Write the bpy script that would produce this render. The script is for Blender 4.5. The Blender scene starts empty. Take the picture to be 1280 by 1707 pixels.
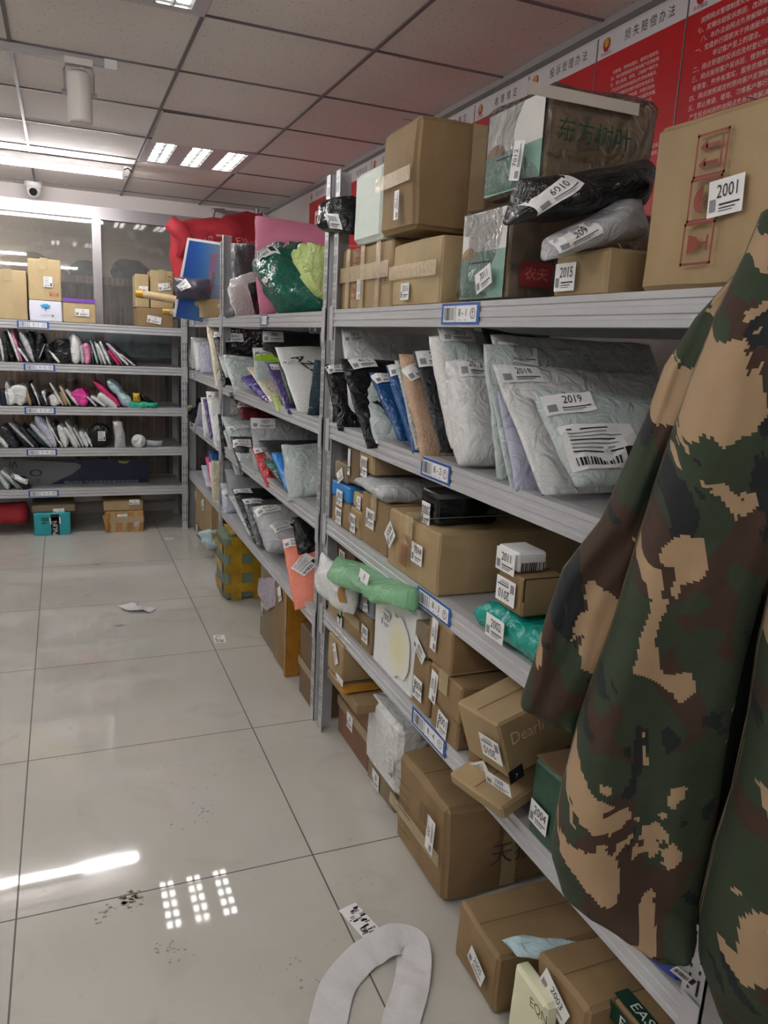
import bpy, math, random
from mathutils import Vector, Matrix, noise
# ------------------------------------------------------------------ camera
SC = bpy.context.scene
COL = SC.collection
F_PX, YAW, PITCH, ROLL, CH = 1273.7, 0.4012, 0.2182, 0.0515, 1.503
_cy, _sy, _cp, _sp = math.cos(YAW), math.sin(YAW), math.cos(PITCH), math.sin(PITCH)
FW = Vector((_sy*_cp, _cy*_cp, -_sp))
_r = Vector((_cy, -_sy, 0)); _u = _r.cross(FW)
RT = math.cos(ROLL)*_r + math.sin(ROLL)*_u
UP = -math.sin(ROLL)*_r + math.cos(ROLL)*_u
CAM = Vector((0, 0, CH))
cam = bpy.data.cameras.new('camera'); camo = bpy.data.objects.new('camera', cam); COL.objects.link(camo)
cam.sensor_width = 36; cam.sensor_fit = 'AUTO'; cam.lens = F_PX/1707*36; cam.clip_start = 0.02
camo.matrix_world = Matrix(((RT.x, UP.x, -FW.x, 0), (RT.y, UP.y, -FW.y, 0), (RT.z, UP.z, -FW.z, CH), (0, 0, 0, 1)))
SC.camera = camo
SC.view_settings.view_transform = 'Standard'; SC.view_settings.look = 'None'
SC.view_settings.gamma = 1; SC.view_settings.use_curve_mapping = False
SC.view_settings.exposure = 1.6
W = bpy.data.worlds.new('world'); SC.world = W; W.use_nodes = True
W.node_tree.nodes['Background'].inputs[0].default_value = (.9, .95, 1, 1)
W.node_tree.nodes['Background'].inputs[1].default_value = .05
TUBE_E, LOUVRE_E = 29.0, 5.5
# lamps: (x0, x1, y) of the ceiling tube battens; only the far one is seen, the rest are unseen, added as fill light
BATTENS = [(-.80, .40, 5.42), (-2.3, -1.1, 3.2), (-1.6, -.4, 1.1), (-.9, .3, -1.0), (-2.7, -1.3, 7.2)]

def ray(px, py): return FW + RT*((px-640)/F_PX) - UP*((py-853.5)/F_PX)
def U(px, py, ax, v):
    d = ray(px, py); return CAM + d*((v-CAM[ax])/d[ax])
def X_(px, py, x): return U(px, py, 0, x)
def Y_(px, py, y): return U(px, py, 1, y)
def Z_(px, py, z=0): return U(px, py, 2, z)
def onplane(px, py, p, n):
    d = ray(px, py); return CAM + d*((p-CAM).dot(n)/d.dot(n))
def sx(px, b, d):            # slide point b along d until it is seen in image column px
    A = RT - FW*((px-640)/F_PX); return -(A.dot(b-CAM))/A.dot(d)
def sy(py, b, d):
    A = UP + FW*((py-853.5)/F_PX); return -(A.dot(b-CAM))/A.dot(d)
V = Vector
# ------------------------------------------------------------------ materials
MC = {}
def srgb(h):
    c = [((h >> s) & 255)/255 for s in (16, 8, 0)]
    return tuple((x/12.92 if x <= .04045 else ((x+.055)/1.055)**2.4) for x in c)
def M(name, col, rough=.6, bump=0, bs=40, mott=0, ms=8, metal=0, alpha=1, coat=0, emit=0, spec=.5, dist=0, aniso=None, trans=0, bd=.01):
    if name in MC: return MC[name]
    m = bpy.data.materials.new(name); m.use_nodes = True; nt = m.node_tree; N = nt.nodes; L = nt.links
    b = N['Principled BSDF']
    if isinstance(col, int): col = srgb(col)
    b.inputs['Base Color'].default_value = (*col, 1); b.inputs['Roughness'].default_value = rough
    b.inputs['Metallic'].default_value = metal; b.inputs['Alpha'].default_value = alpha
    b.inputs['Coat Weight'].default_value = coat; b.inputs['Specular IOR Level'].default_value = spec
    b.inputs['Transmission Weight'].default_value = trans
    if emit:
        b.inputs['Emission Color'].default_value = (*col, 1); b.inputs['Emission Strength'].default_value = emit
    tc = N.new('ShaderNodeTexCoord'); vec = tc.outputs['Object']
    if aniso:
        mp = N.new('ShaderNodeMapping'); mp.inputs['Scale'].default_value = aniso; L.new(vec, mp.inputs['Vector']); vec = mp.outputs['Vector']
    if mott:
        n = N.new('ShaderNodeTexNoise'); n.inputs['Scale'].default_value = ms; n.inputs['Detail'].default_value = 5; L.new(vec, n.inputs['Vector'])
        r = N.new('ShaderNodeMapRange'); r.inputs['From Min'].default_value = .3; r.inputs['From Max'].default_value = .7
        r.inputs['To Min'].default_value = 1-mott; r.inputs['To Max'].default_value = 1+mott*.5; L.new(n.outputs['Fac'], r.inputs['Value'])
        mx = N.new('ShaderNodeVectorMath'); mx.operation = 'SCALE'; mx.inputs[0].default_value = col
        L.new(r.outputs['Result'], mx.inputs['Scale']); L.new(mx.outputs['Vector'], b.inputs['Base Color'])
    if bump:
        n = N.new('ShaderNodeTexNoise'); n.inputs['Scale'].default_value = bs; n.inputs['Detail'].default_value = 3
        n.inputs['Distortion'].default_value = dist; L.new(vec, n.inputs['Vector'])
        bp = N.new('ShaderNodeBump'); bp.inputs['Strength'].default_value = bump; bp.inputs['Distance'].default_value = bd
        L.new(n.outputs['Fac'], bp.inputs['Height']); L.new(bp.outputs['Normal'], b.inputs['Normal'])
    MC[name] = m; return m
def poly(name, col, rough=.32, bump=.8, **k): return M(name, col, rough, bump, 17, .06, 6, dist=1.6, bd=.02, **k)
CARD = [M('cardboard_'+n, c, .72, .12, 30, .16, 9, aniso=(1, 1, .35)) for n, c in
        (('tan', 0xA8916A), ('brown', 0x927955), ('pale', 0xB8A47A), ('dark', 0x766046), ('grey', 0x8C7E66), ('orange', 0xBA8A4C), ('red', 0x85624C))]
C_TAN, C_BRN, C_PAL, C_DRK, C_GRY, C_ORG, C_RED = CARD
CARD_IN = M('cardboard_edge', 0x6E5238, .8)
TAPE = M('clear_packing_tape', 0xD8C49A, .14, .35, 60, alpha=.42, dist=1)
BTAPE = M('brown_packing_tape', 0xB47E2A, .22, .5, 35, .2, 20, dist=1.2)
YTAPE = M('yellow_packing_tape', 0xB08A1E, .25, .4, 30, .25, 14, dist=1)
WRAP = None   # built with the glass material below
P_WHITE = poly('white_plastic', 0xE4E6E4); P_GREY = poly('grey_plastic', 0xB9BCBE); P_PGRN = poly('pale_green_grey_plastic', 0xC3CFCC)
P_LAV = poly('lavender_plastic', 0xC3C6DA); P_BLACK = poly('black_plastic', 0x15171A, .25); P_CHAR = poly('charcoal_plastic', 0x2E3034, .3)
P_BLUE = poly('blue_plastic', 0x1D4F86, .25); P_TEAL = poly('teal_plastic', 0x159C8E, .22); P_GREEN = poly('dark_green_plastic', 0x0F6450, .2)
P_DTEAL = poly('dark_teal_plastic', 0x24404C, .3); P_LIME = poly('lime_plastic', 0xC6DA8C, .25); P_PURP = poly('purple_plastic', 0x4B3494, .2)
P_PURD = poly('muted_purple_plastic', 0x55407A, .3); P_RED = poly('red_plastic', 0xC8242A, .25); P_SKY = poly('bright_blue_plastic', 0x2E86DC, .3)
P_PINK = poly('hot_pink_plastic', 0xE0409C, .3); P_LPINK = poly('soft_pink_plastic', 0xEE96BC, .35); P_ROSE = poly('rose_plastic', 0xD2326E, .3)
P_CREAM = poly('cream_plastic', 0xDCD2B8); P_DGREY = poly('dark_grey_plastic', 0x5A5D62, .3); P_MGREY = poly('mid_grey_plastic', 0x8C8F92, .3)
P_YEL = poly('yellow_plastic', 0xE0B030, .3); P_MAR = poly('maroon_plastic', 0x6A1E28, .35); P_TURQ = poly('turquoise_plastic', 0x1FA283, .3)
P_CYAN = poly('pale_blue_plastic', 0xBFDCE4, .3); P_LGREEN = poly('light_green_plastic', 0x8CCB9A, .25, alpha=.85)
BUB_W = M('white_bubble_mailer', 0xE2E4E0, .35, .5, 110, .05, 20); BUB_T = M('tan_bubble_mailer', 0xC3A488, .4, .6, 110, .08, 20)
BUB_C = M('coral_bubble_mailer', 0xF08A70, .38, .6, 110, .05, 20); BUB_G = M('green_bubble_mailer', 0x1E4038, .3, .7, 110)
BUB_S = M('silver_bubble_film', 0xB6BCBA, .25, .8, 120, metal=.3)
FOAM = M('white_foam', 0xECEEEC, .7, .15, 160, .04, 30); FOAM_G = M('pale_green_foam', 0xE2EEE4, .7, .1, 160, .03, 30)
PAPER = M('white_paper', 0xEFF0EE, .5); INK = M('black_ink', 0x16171A, .6); REDINK = M('red_ink', 0xC04038, .6); BRINK = M('brown_ink', 0x8A4436, .7)
GRINK = M('green_ink', 0x24563C, .6); GREYINK = M('grey_ink', 0x8A8C90, .6); WHINK = M('white_ink', 0xE6E4DC, .6); BLUEINK = M('blue_ink', 0x2458A8, .5)
STEEL = M('grey_painted_steel', 0xB9BBBD, .38, .04, 60, .07, 3, spec=.6); STEELD = M('grey_shelf_board', 0xA9AAAA, .45, .05, 60, .1, 4)
SLOT = M('dark_slot', 0x15161A, .8); ALU = M('aluminium', 0xA9A5A6, .35, .1, 5, .15, 3, metal=.7, aniso=(1, 1, .2))
GLOSSBLK = M('glossy_black_card', 0x0C0E10, .12, .1, 15, coat=.5); WHITEP = M('white_painted_metal', 0xD8D4CE, .4)
# ------------------------------------------------------------------ object helpers
def tag(o, label=None, cat=None, group=None, kind=None):
    if label: o['label'] = label
    if cat: o['category'] = cat
    if group: o['group'] = group
    if kind: o['kind'] = kind
    return o
def root(name, loc, rz=0, label=None, cat=None, group=None):
    o = bpy.data.objects.new(name, None); COL.objects.link(o); o.empty_display_size = .05
    o.location = loc; o.rotation_euler = (0, 0, rz); tag(o, label, cat, group); return o
def inv(o):
    m = Matrix.Identity(4); c = o
    while c is not None:
        m = (Matrix.Translation(c.location) @ c.rotation_euler.to_matrix().to_4x4()) @ m; c = c.parent
    return m.inverted()
def mesh(name, vs, fs, mats, parent=None, mi=None, smooth=False, uv=None, label=None, kind=None):
    vs = [V(v) for v in vs]
    if parent is not None:
        mt = inv(parent); vs = [mt @ v for v in vs]
    me = bpy.data.meshes.new(name); me.from_pydata([tuple(v) for v in vs], [], fs)
    for m in (mats if isinstance(mats, (list, tuple)) else [mats]): me.materials.append(m)
    if mi: me.polygons.foreach_set('material_index', mi)
    if smooth is True: me.polygons.foreach_set('use_smooth', [True]*len(fs))
    if uv:
        l = me.uv_layers.new(name='uv')
        for p in me.polygons:
            for li, vi in zip(p.loop_indices, p.vertices): l.data[li].uv = uv[vi]
    me.update()
    o = bpy.data.objects.new(name, me); COL.objects.link(o)
    if parent is not None: o.parent = parent
    if label: o['label'] = label
    if kind: o['kind'] = kind
    return o
class MB:
    def __init__(s): s.v = []; s.f = []; s.m = []
    def add(s, vs, fs, m=0):
        b = len(s.v); s.v += [V(v) for v in vs]; s.f += [tuple(i+b for i in f) for f in fs]; s.m += [m]*len(fs)
    def box(s, a, b, m=0, mt=None):
        x0, y0, z0 = a; x1, y1, z1 = b
        vs = [V((x, y, z)) for x in (x0, x1) for y in (y0, y1) for z in (z0, z1)]
        if mt: vs = [mt @ v for v in vs]
        s.add(vs, [(0, 1, 3, 2), (4, 6, 7, 5), (0, 4, 5, 1), (2, 3, 7, 6), (0, 2, 6, 4), (1, 5, 7, 3)], m)
    def quad(s, a, b, c, d, m=0): s.add([a, b, c, d], [(0, 1, 2, 3)], m)
    def tube(s, pts, r, m=0, n=8, cap=True):
        pts = [V(p) for p in pts]; rs = r if isinstance(r, (list, tuple)) else [r]*len(pts); vs = []; fs = []
        for i, p in enumerate(pts):
            d = (pts[min(i+1, len(pts)-1)]-pts[max(i-1, 0)]).normalized()
            a = d.cross(V((0, 0, 1)) if abs(d.z) < .9 else V((1, 0, 0))).normalized(); c = d.cross(a)
            vs += [p+(a*math.cos(k*2*math.pi/n)+c*math.sin(k*2*math.pi/n))*rs[i] for k in range(n)]
        for i in range(len(pts)-1):
            for k in range(n):
                fs.append((i*n+k, i*n+(k+1) % n, (i+1)*n+(k+1) % n, (i+1)*n+k))
        if cap: fs += [tuple(range(n))[::-1], tuple((len(pts)-1)*n+k for k in range(n))]
        s.add(vs, fs, m)
    def obj(s, name, mats, parent=None, **k): return mesh(name, s.v, s.f, mats, parent, s.m, **k)
# ------------------------------------------------------------------ lettering
TC = {}
def glyphs(t, res=2):
    k = (t, res)
    if k not in TC:
        cu = bpy.data.curves.new('lettering', 'FONT'); cu.body = t; cu.size = 1; cu.resolution_u = res; cu.align_x = 'CENTER'; cu.align_y = 'CENTER'
        o = bpy.data.objects.new('lettering', cu); COL.objects.link(o)
        dg = bpy.context.evaluated_depsgraph_get()
        me = bpy.data.meshes.new_from_object(o.evaluated_get(dg))
        TC[k] = ([v.co.to_2d() for v in me.vertices], [tuple(p.vertices) for p in me.polygons])
        bpy.data.objects.remove(o); bpy.data.meshes.remove(me); bpy.data.curves.remove(cu)
    return TC[k]
def art(name, parent, f, items, mats, label=None, sub=1):
    """items on a surface f(x, y, lift) -> world: ('r',x0,y0,x1,y1,m,layer) or ('t',text,x,y,size,m,layer,rot,stretch) or ('p',pts,m,layer)"""
    b = MB()
    for it in items:
        if it[0] == 'r':
            _, x0, y0, x1, y1, m, l = it; n = sub
            for i in range(n):
                for j in range(n):
                    a, c = x0+(x1-x0)*i/n, x0+(x1-x0)*(i+1)/n; d, e = y0+(y1-y0)*j/n, y0+(y1-y0)*(j+1)/n
                    b.quad(f(a, d, l), f(c, d, l), f(c, e, l), f(a, e, l), m)
        elif it[0] == 'p':
            b.add([f(x, y, it[3]) for x, y in it[1]], [tuple(range(len(it[1])))], it[2])
        else:
            _, t, x, y, s, m, l, rot, st = it; vs, fs = glyphs(t, 1 if len(t) > 12 else 2); c, q = math.cos(rot), math.sin(rot)
            b.add([f(x+(v.x*st*c-v.y*q)*s, y+(v.x*st*q+v.y*c)*s, l) for v in vs], fs, m)
    return b.obj(name, mats, parent, label=label)
def bars(x0, x1, y0, y1, m, l, rnd, n=14):
    out = []; x = x0; w = (x1-x0)/n
    for i in range(n):
        out.append(('r', x, y0, x+w*rnd.choice((.3, .5, .7)), y1, m, l)); x += w
    return out
def sticker_items(t, w=.062, h=.046, kind='num'):
    L = [('r', -w/2, -h/2, w/2, h/2, 0, 0)]
    if kind == 'num':
        if t: L.append(('t', t, w*.07, h*.15, h*.52, 1, 1, 0, .80))
        L += [('r', -w*.16, -h*.22, w*.42, -h*.17, 1, 1), ('r', -w*.16, -h*.31, w*.30, -h*.28, 1, 1), ('r', -w*.16, -h*.38, w*.22, -h*.36, 1, 1),
              ('r', -w*.44, -h*.36, -w*.26, -h*.02, 2, 1)]
    else:
        rnd = random.Random(len(t)+3)
        L += bars(-w*.42, w*.2, -h*.42, -h*.25, 1, 1, rnd)
        for i in range(7):
            y = h*(.38-.085*i); L.append(('r', -w*.42, y, w*rnd.uniform(.0, .42), y+h*.03, 2 if i % 3 else 1, 1))
        L.append(('r', w*.26, -h*.42, w*.42, -h*.1, 1, 1))
    return L
SMATS = [PAPER, INK, GREYINK]
def wrap_mat():
    m = bpy.data.materials.new('clear_plastic_wrap'); m.use_nodes = True; N, L = m.node_tree.nodes, m.node_tree.links; N.clear()
    o = N.new('ShaderNodeOutputMaterial'); t = N.new('ShaderNodeBsdfTransparent'); g = N.new('ShaderNodeBsdfGlossy'); g.inputs['Roughness'].default_value = .16
    d = N.new('ShaderNodeBsdfDiffuse'); d.inputs['Color'].default_value = (.8, .82, .83, 1); tc = N.new('ShaderNodeTexCoord')
    n = N.new('ShaderNodeTexNoise'); n.inputs['Scale'].default_value = 16; n.inputs['Detail'].default_value = 4; n.inputs['Distortion'].default_value = 2.5; L.new(tc.outputs['Object'], n.inputs['Vector'])
    bp = N.new('ShaderNodeBump'); bp.inputs['Strength'].default_value = 1; bp.inputs['Distance'].default_value = .03; L.new(n.outputs['Fac'], bp.inputs['Height'])
    L.new(bp.outputs[0], g.inputs['Normal']); fr = N.new('ShaderNodeFresnel'); fr.inputs['IOR'].default_value = 1.38; L.new(bp.outputs[0], fr.inputs['Normal'])
    m1 = N.new('ShaderNodeMixShader'); m2 = N.new('ShaderNodeMixShader'); m2.inputs[0].default_value = .035
    L.new(fr.outputs[0], m1.inputs[0]); L.new(t.outputs[0], m1.inputs[1]); L.new(g.outputs[0], m1.inputs[2]); L.new(m1.outputs[0], m2.inputs[1]); L.new(d.outputs[0], m2.inputs[2]); L.new(m2.outputs[0], o.inputs[0]); return m
# ------------------------------------------------------------------ boxes
SEED = [0]
def rnd_():
    SEED[0] += 1; return random.Random(SEED[0]*7919)
class Box: pass
def solid(L, D, H, bev=.005, jit=.004, n=5, seed=0, bulge=0):
    """rounded, slightly battered box, local x in [-D/2,D/2], y in [-L/2,L/2], z in [0,H]"""
    def ax(s):
        b = min(bev, s*.2); inner = [b+(s-2*b)*i/n for i in range(n+1)]; return [0]+inner+[s]
    A, B, Cc = ax(D), ax(L), ax(H); nx, ny, nz = len(A)-1, len(B)-1, len(Cc)-1; idx = {}; vs = []; fs = []
    def vid(i, j, k):
        if (i, j, k) not in idx:
            x, y, z = A[i], B[j], Cc[k]; e = (i in (0, nx))+(j in (0, ny))+(k in (0, nz))
            p = V((x-D/2, y-L/2, z))
            if e >= 2:
                q = bev*.55 if e == 2 else bev*.7
                if i in (0, nx): p.x += q*(1 if i == 0 else -1)
                if j in (0, ny): p.y += q*(1 if j == 0 else -1)
                if k in (0, nz): p.z += q*(1 if k == 0 else -1)
            w = noise.noise_vector(p*7+V((seed*3.1, seed*1.7, 0)))*jit*min(1, z/.02+.1)
            p += w
            if bulge:
                u, v, t = x/D*2-1, y/L*2-1, z/H*2-1
                if i in (0, nx): p.x += bulge*(1-v*v)*(1-t*t)*(1 if i else -1)
                if j in (0, ny): p.y += bulge*(1-u*u)*(1-t*t)*(1 if j else -1)
                if k == nz: p.z += bulge*.6*(1-u*u)*(1-v*v)
            idx[(i, j, k)] = len(vs); vs.append(p)
        return idx[(i, j, k)]
    for i in range(nx):
        for j in range(ny):
            fs.append((vid(i, j, 0), vid(i, j+1, 0), vid(i+1, j+1, 0), vid(i+1, j, 0))); fs.append((vid(i, j, nz), vid(i+1, j, nz), vid(i+1, j+1, nz), vid(i, j+1, nz)))
    for i in range(nx):
        for k in range(nz):
            fs.append((vid(i, 0, k), vid(i+1, 0, k), vid(i+1, 0, k+1), vid(i, 0, k+1))); fs.append((vid(i, ny, k), vid(i, ny, k+1), vid(i+1, ny, k+1), vid(i+1, ny, k)))
    for j in range(ny):
        for k in range(nz):
            fs.append((vid(0, j, k), vid(0, j, k+1), vid(0, j+1, k+1), vid(0, j+1, k))); fs.append((vid(nx, j, k), vid(nx, j+1, k), vid(nx, j+1, k+1), vid(nx, j, k+1)))
    return vs, fs
def setbox(N, L, D, H, rz, label, mat, name='cardboard_box', cat='box', group=None, tape='top', st=(), wrap=False, tilt=None, jit=.003, bev=.005, bulge=.002, body='carton', flap=True, extra=None):
    """N: near front bottom corner; local x runs into the shelf, local y away from the camera"""
    e2 = V((math.cos(rz), math.sin(rz), 0)); e1 = V((-math.sin(rz), math.cos(rz), 0))
    c = V(N)+e2*D/2+e1*L/2; r = root(name, c, rz, label, cat, group)
    if tilt: r.rotation_euler = (tilt[0], tilt[1], rz)
    mt = inv(r).inverted(); sd = SEED[0] = SEED[0]+1
    vs, fs = solid(L, D, H, bev, jit, 5, sd, bulge)
    mesh(body, [mt @ v for v in vs], fs, mat, r)
    j = jit+.0012+bulge*1.0
    if tape:
        b = MB(); w = min(.024, L*.2, D*.3); T = j+.0005; zt = H+T+bulge*.4
        if tape == 'top':    # tape over the middle seam and down the front
            b.box((-D/2-T, -w, H-.07 if H > .12 else H*.5), (-D/2-T+.0006, w, H+T)); b.box((-D/2-T, -w, zt), (D/2+T, w, zt+.0006))
            b.box((-w, -L/2-T, H-.06 if H > .12 else H*.5), (w, -L/2-T+.0006, H)) if L > D*1.4 else None
        elif tape == 'cross':
            for k in (-.3, .0, .3):
                b.box((-D/2-T, k*L-w*.7, 0), (-D/2-T+.0006, k*L+w*.7, H)); b.box((-D/2-T, k*L-w*.7, zt), (D/2+T, k*L+w*.7, zt+.0006))
                b.box((k*D-w*.7, -L/2-T, 0), (k*D+w*.7, -L/2-T+.0006, H))
            b.box((-D/2-T*1.3, -L/2, H*.45), (-D/2-T*1.3+.0006, L/2, H*.45+w*2)); b.box((-D/2, -L/2-T*1.3, H*.45), (D/2, -L/2-T*1.3+.0006, H*.45+w*2))
        elif tape == 'end':
            b.box((-w, -L/2-T, H*.1), (w, -L/2-T+.0006, H*.98)); b.box((-D/2-T, -L/2, H*.42), (-D/2-T+.0006, L/2, H*.42+w*1.6))
        b.v = [mt @ v for v in b.v]; b.obj('tape', TAPE, r)
    if flap:
        b = MB(); zt = H+j*.6+bulge*.3
        b.box((-D/2+.004, -.0012, zt), (D/2-.004, .0012, zt+.0008))
        b.v = [mt @ v for v in b.v]; b.obj('flap_seam', CARD_IN, r)
    if wrap:
        global WRAP
        WRAP = WRAP or wrap_mat()
        vs, fs = solid(L+.016, D+.016, H+.012, .012, .012, 9, sd+50, .004)
        mesh('plastic_wrap', [mt @ (v-V((0, 0, .001))) for v in vs], fs, WRAP, r, smooth=True, label='crinkled clear plastic wrap')
    B = Box(); B.r = r; B.mt = mt; B.L, B.D, B.H = L, D, H; B.j = j+(.014 if wrap else 0); B.top = N[2]+H
    for s in st: put(B, *s)
    if extra: extra(B)
    return B
def face(B, side):
    D, L, H, j = B.D, B.L, B.H, B.j
    if side == 'f': o = V((-D/2-j, 0, 0)); r = V((0, -1, 0)); u = V((0, 0, 1)); n = V((-1, 0, 0))
    elif side == 'n': o = V((0, -L/2-j, 0)); r = V((1, 0, 0)); u = V((0, 0, 1)); n = V((0, -1, 0))
    else: o = V((0, 0, H+j)); r = V((0, -1, 0)); u = V((1, 0, 0)); n = V((0, 0, 1))
    R = B.mt.to_3x3(); return B.mt @ o, R @ r, R @ u, R @ n
def put(B, side, px, py, text='', rot=0, w=.062, h=.046, kind='num', mats=None, items=None, name='sticker', label=None, lift=.0012):
    if kind == 'num' and items is None: w *= 1.25; h *= 1.12
    o, r, u, n = face(B, side); p = onplane(px, py, o, n); c, s = math.cos(rot), math.sin(rot); r2 = r*c+u*s; u2 = -r*s+u*c
    f = lambda x, y, l: p+r2*x+u2*y+n*(lift+.0007*l)
    return art(name, B.r, f, items or sticker_items(text, w, h, kind), mats or SMATS, label=label)
def rbox(label, mat, zs, xf, pN, pF, pT, pD=None, d=.25, xF=None, h=None, **k):
    """box on a right-hand shelf from image columns of its near / far front edges, image row of its top"""
    zs = zs.top if isinstance(zs, Box) else zs
    N = V((xf, 0, zs)); N.y = sx(pN, V((xf, 0, zs)), V((0, 1, 0)))
    xF = xf if xF is None else xF
    Fp = V((xF, sx(pF, V((xF, 0, zs)), V((0, 1, 0))), zs))
    e1 = (Fp-N); L = e1.length; e1.normalize(); e2 = V((e1.y, -e1.x, 0))
    H = h if h else sy(pT, N, V((0, 0, 1)))
    if pD: d = sx(pD, N+V((0, 0, H)), e2)
    rz = math.atan2(e2.y, e2.x)
    if DBG: print('BOX %-50s N=(%.2f %.2f %.2f) L=%.2f D=%.2f H=%.2f rz=%.2f' % (label[:50], N.x, N.y, N.z, L, d, H, rz))
    return setbox(N, L, d, H, rz, label, mat, **k)
def ybox(label, mat, zs, yf, pL, pR, pT, d=.25, **k):
    """box on the back rack, front face looking at the camera (local y runs left)"""
    zs = zs.top if isinstance(zs, Box) else zs
    A = V((sx(pL, V((0, yf, zs)), V((1, 0, 0))), yf, zs)); B = V((sx(pR, V((0, yf, zs)), V((1, 0, 0))), yf, zs))
    H = sy(pT, B, V((0, 0, 1)))
    if DBG: print('YBX %-50s x=%.2f..%.2f y=%.2f z=%.2f H=%.2f' % (label[:50], A.x, B.x, yf, zs, H))
    # local x (depth) -> world +y ; local y -> world -x ; near corner = right corner
    return setbox(B, B.x-A.x, d, H, math.pi/2, label, mat, **k)
DBG = False
def fbox(label, mat, N, F, T, D=None, d=.3, z=0, **kw):
    """free-standing box from image points of its near and far front bottom corners"""
    A, B = Z_(*N, z), Z_(*F, z); e1 = B-A; L = e1.length; e1.normalize(); e2 = V((e1.y, -e1.x, 0)); H = sy(T, A, V((0, 0, 1)))
    if D: d = sx(D, A+V((0, 0, H)), e2)
    if DBG: print('FBX %-50s N=(%.2f %.2f) L=%.2f D=%.2f H=%.2f rz=%.2f' % (label[:50], A.x, A.y, L, d, H, math.atan2(e2.y, e2.x)))
    return setbox(A, L, d, H, math.atan2(e2.y, e2.x), label, mat, **kw)
# ------------------------------------------------------------------ soft bags
def bagmesh(TL, TR, BR, BL, t, seed, p=3.0, lump=.004, edge=.004, nu=12, nv=16, fr=9):
    TL, TR, BR, BL = V(TL), V(TR), V(BR), V(BL)
    n = (TR-TL).cross(BL-TL)+(BR-BL).cross(BR-TR)*.0001; n.normalize()
    if n.dot(CAM-(TL+BR)/2) < 0: n = -n
    us = [.5-.5*math.cos(math.pi*i/nu) for i in range(nu+1)]; vs_ = [.5-.5*math.cos(math.pi*i/nv) for i in range(nv+1)]
    o = V((seed*1.37, seed*.71, seed*2.3))
    def S(u, v, side=1, lift=0):
        P = (TL*(1-u)+TR*u)*(1-v)+(BL*(1-u)+BR*u)*v
        g = max(0, 1-abs(2*u-1)**p)**.5*max(0, 1-abs(2*v-1)**p)**.5
        w = noise.noise_vector(P*fr+o); w2 = noise.noise(P*fr*2.6+o)+.8*(.35-abs(noise.noise(P*fr*1.9+o*1.7)))
        e = noise.noise_vector(P*14+o)*edge; e -= n*e.dot(n)
        return P+e+n*(side*(t/2*g*(1+.35*w.x)+lump*g*w2*1.6)+lump*w.z*1.2+lift)
    vs = []; fs = []; W_ = nu+1
    for v in vs_:
        for u in us: vs.append(S(u, v))
    bk = {}
    for j, v in enumerate(vs_):
        for i, u in enumerate(us):
            if 0 < i < nu and 0 < j < nv: bk[(i, j)] = len(vs); vs.append(S(u, v, -1))
            else: bk[(i, j)] = j*W_+i
    for j in range(nv):
        for i in range(nu):
            fs.append((j*W_+i, (j+1)*W_+i, (j+1)*W_+i+1, j*W_+i+1)); fs.append((bk[i, j], bk[i+1, j], bk[i+1, j+1], bk[i, j+1]))
    return vs, fs, S, n
def bag(label, mat, TL, TR, BR, BL, t=.03, name='mailer_bag', cat='mailer', group=None, st=(), p=3.0, lump=.004, edge=.004, body='bag', nu=12, nv=16, fr=9):
    TL, TR, BR, BL = V(TL), V(TR), V(BR), V(BL)
    SEED[0] += 1; c = (TL+TR+BR+BL)/4; c.z = min(TL.z, TR.z, BR.z, BL.z)
    r = root(name, c, 0, label, cat, group)
    vs, fs, S, n = bagmesh(TL, TR, BR, BL, t, SEED[0], p, lump, edge, nu, nv, fr)
    mesh(body, vs, fs, mat, r, smooth=True)
    R = ((TR+BR)-(TL+BL))/2; D = ((BL+BR)-(TL+TR))/2; w, h = R.length, D.length
    if DBG: print('BAG %-50s w=%.2f h=%.2f TL=(%.2f %.2f %.2f) BL=(%.2f %.2f %.2f)' % (label[:50], w, h, *TL, *BL))
    cen = (TL+TR+BR+BL)/4
    for s in st:
        s = dict(zip(('px', 'py', 'text', 'rot', 'w', 'h', 'kind', 'mats', 'items', 'name', 'label'), s)) if not isinstance(s, dict) else s
        P = onplane(s['px'], s['py'], cen+n*t*.4, n); q = P-cen
        # solve q = a*R + b*D
        rr, rd, dd = R.dot(R), R.dot(D), D.dot(D); qr, qd = q.dot(R), q.dot(D); det = rr*dd-rd*rd
        a = (qr*dd-qd*rd)/det+.5; b_ = (qd*rr-qr*rd)/det+.5
        sw, sh = s.get('w') or .062, s.get('h') or .046
        if not s.get('items') and (s.get('kind') or 'num') == 'num': sw *= 1.2; sh *= 1.12
        mu, mv = (sw*.5)/w, (sh*.5)/h; a = min(max(a, mu+.01), 1-mu-.01) if mu < .48 else .5; b_ = min(max(b_, mv+.01), 1-mv-.01)
        ro = s.get('rot') or 0; c_, s_ = math.cos(ro), math.sin(ro)
        f = lambda x, y, l: S(a+(x*c_-y*s_)/w, min(max(b_-(x*s_+y*c_)/h, .004), .996), 1, .0040+.0010*l)
        its = s.get('items') or sticker_items(s.get('text') or '', sw, sh, s.get('kind') or 'num')
        art(s.get('name') or 'sticker', r, f, its, s.get('mats') or SMATS, label=s.get('label'), sub=5)
    return r, S
def rbag(label, mat, T, Bm, w, t=.03, xf=.87, xb=None, tr=(0, 0), br=(0, 0), yw=0, **k):
    """bag filed upright on a right-hand shelf: front edge from image point T to Bm on plane x=xf, reaching w into the shelf"""
    TL = X_(*T, xf); BL = X_(*Bm, xf if xb is None else xb)
    d = V((math.cos(yw), -math.sin(yw), 0))*w
    return bag(label, mat, TL, TL+d+V((0, tr[0], tr[1])), BL+d+V((0, br[0], br[1])), BL, t, **k)
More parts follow.
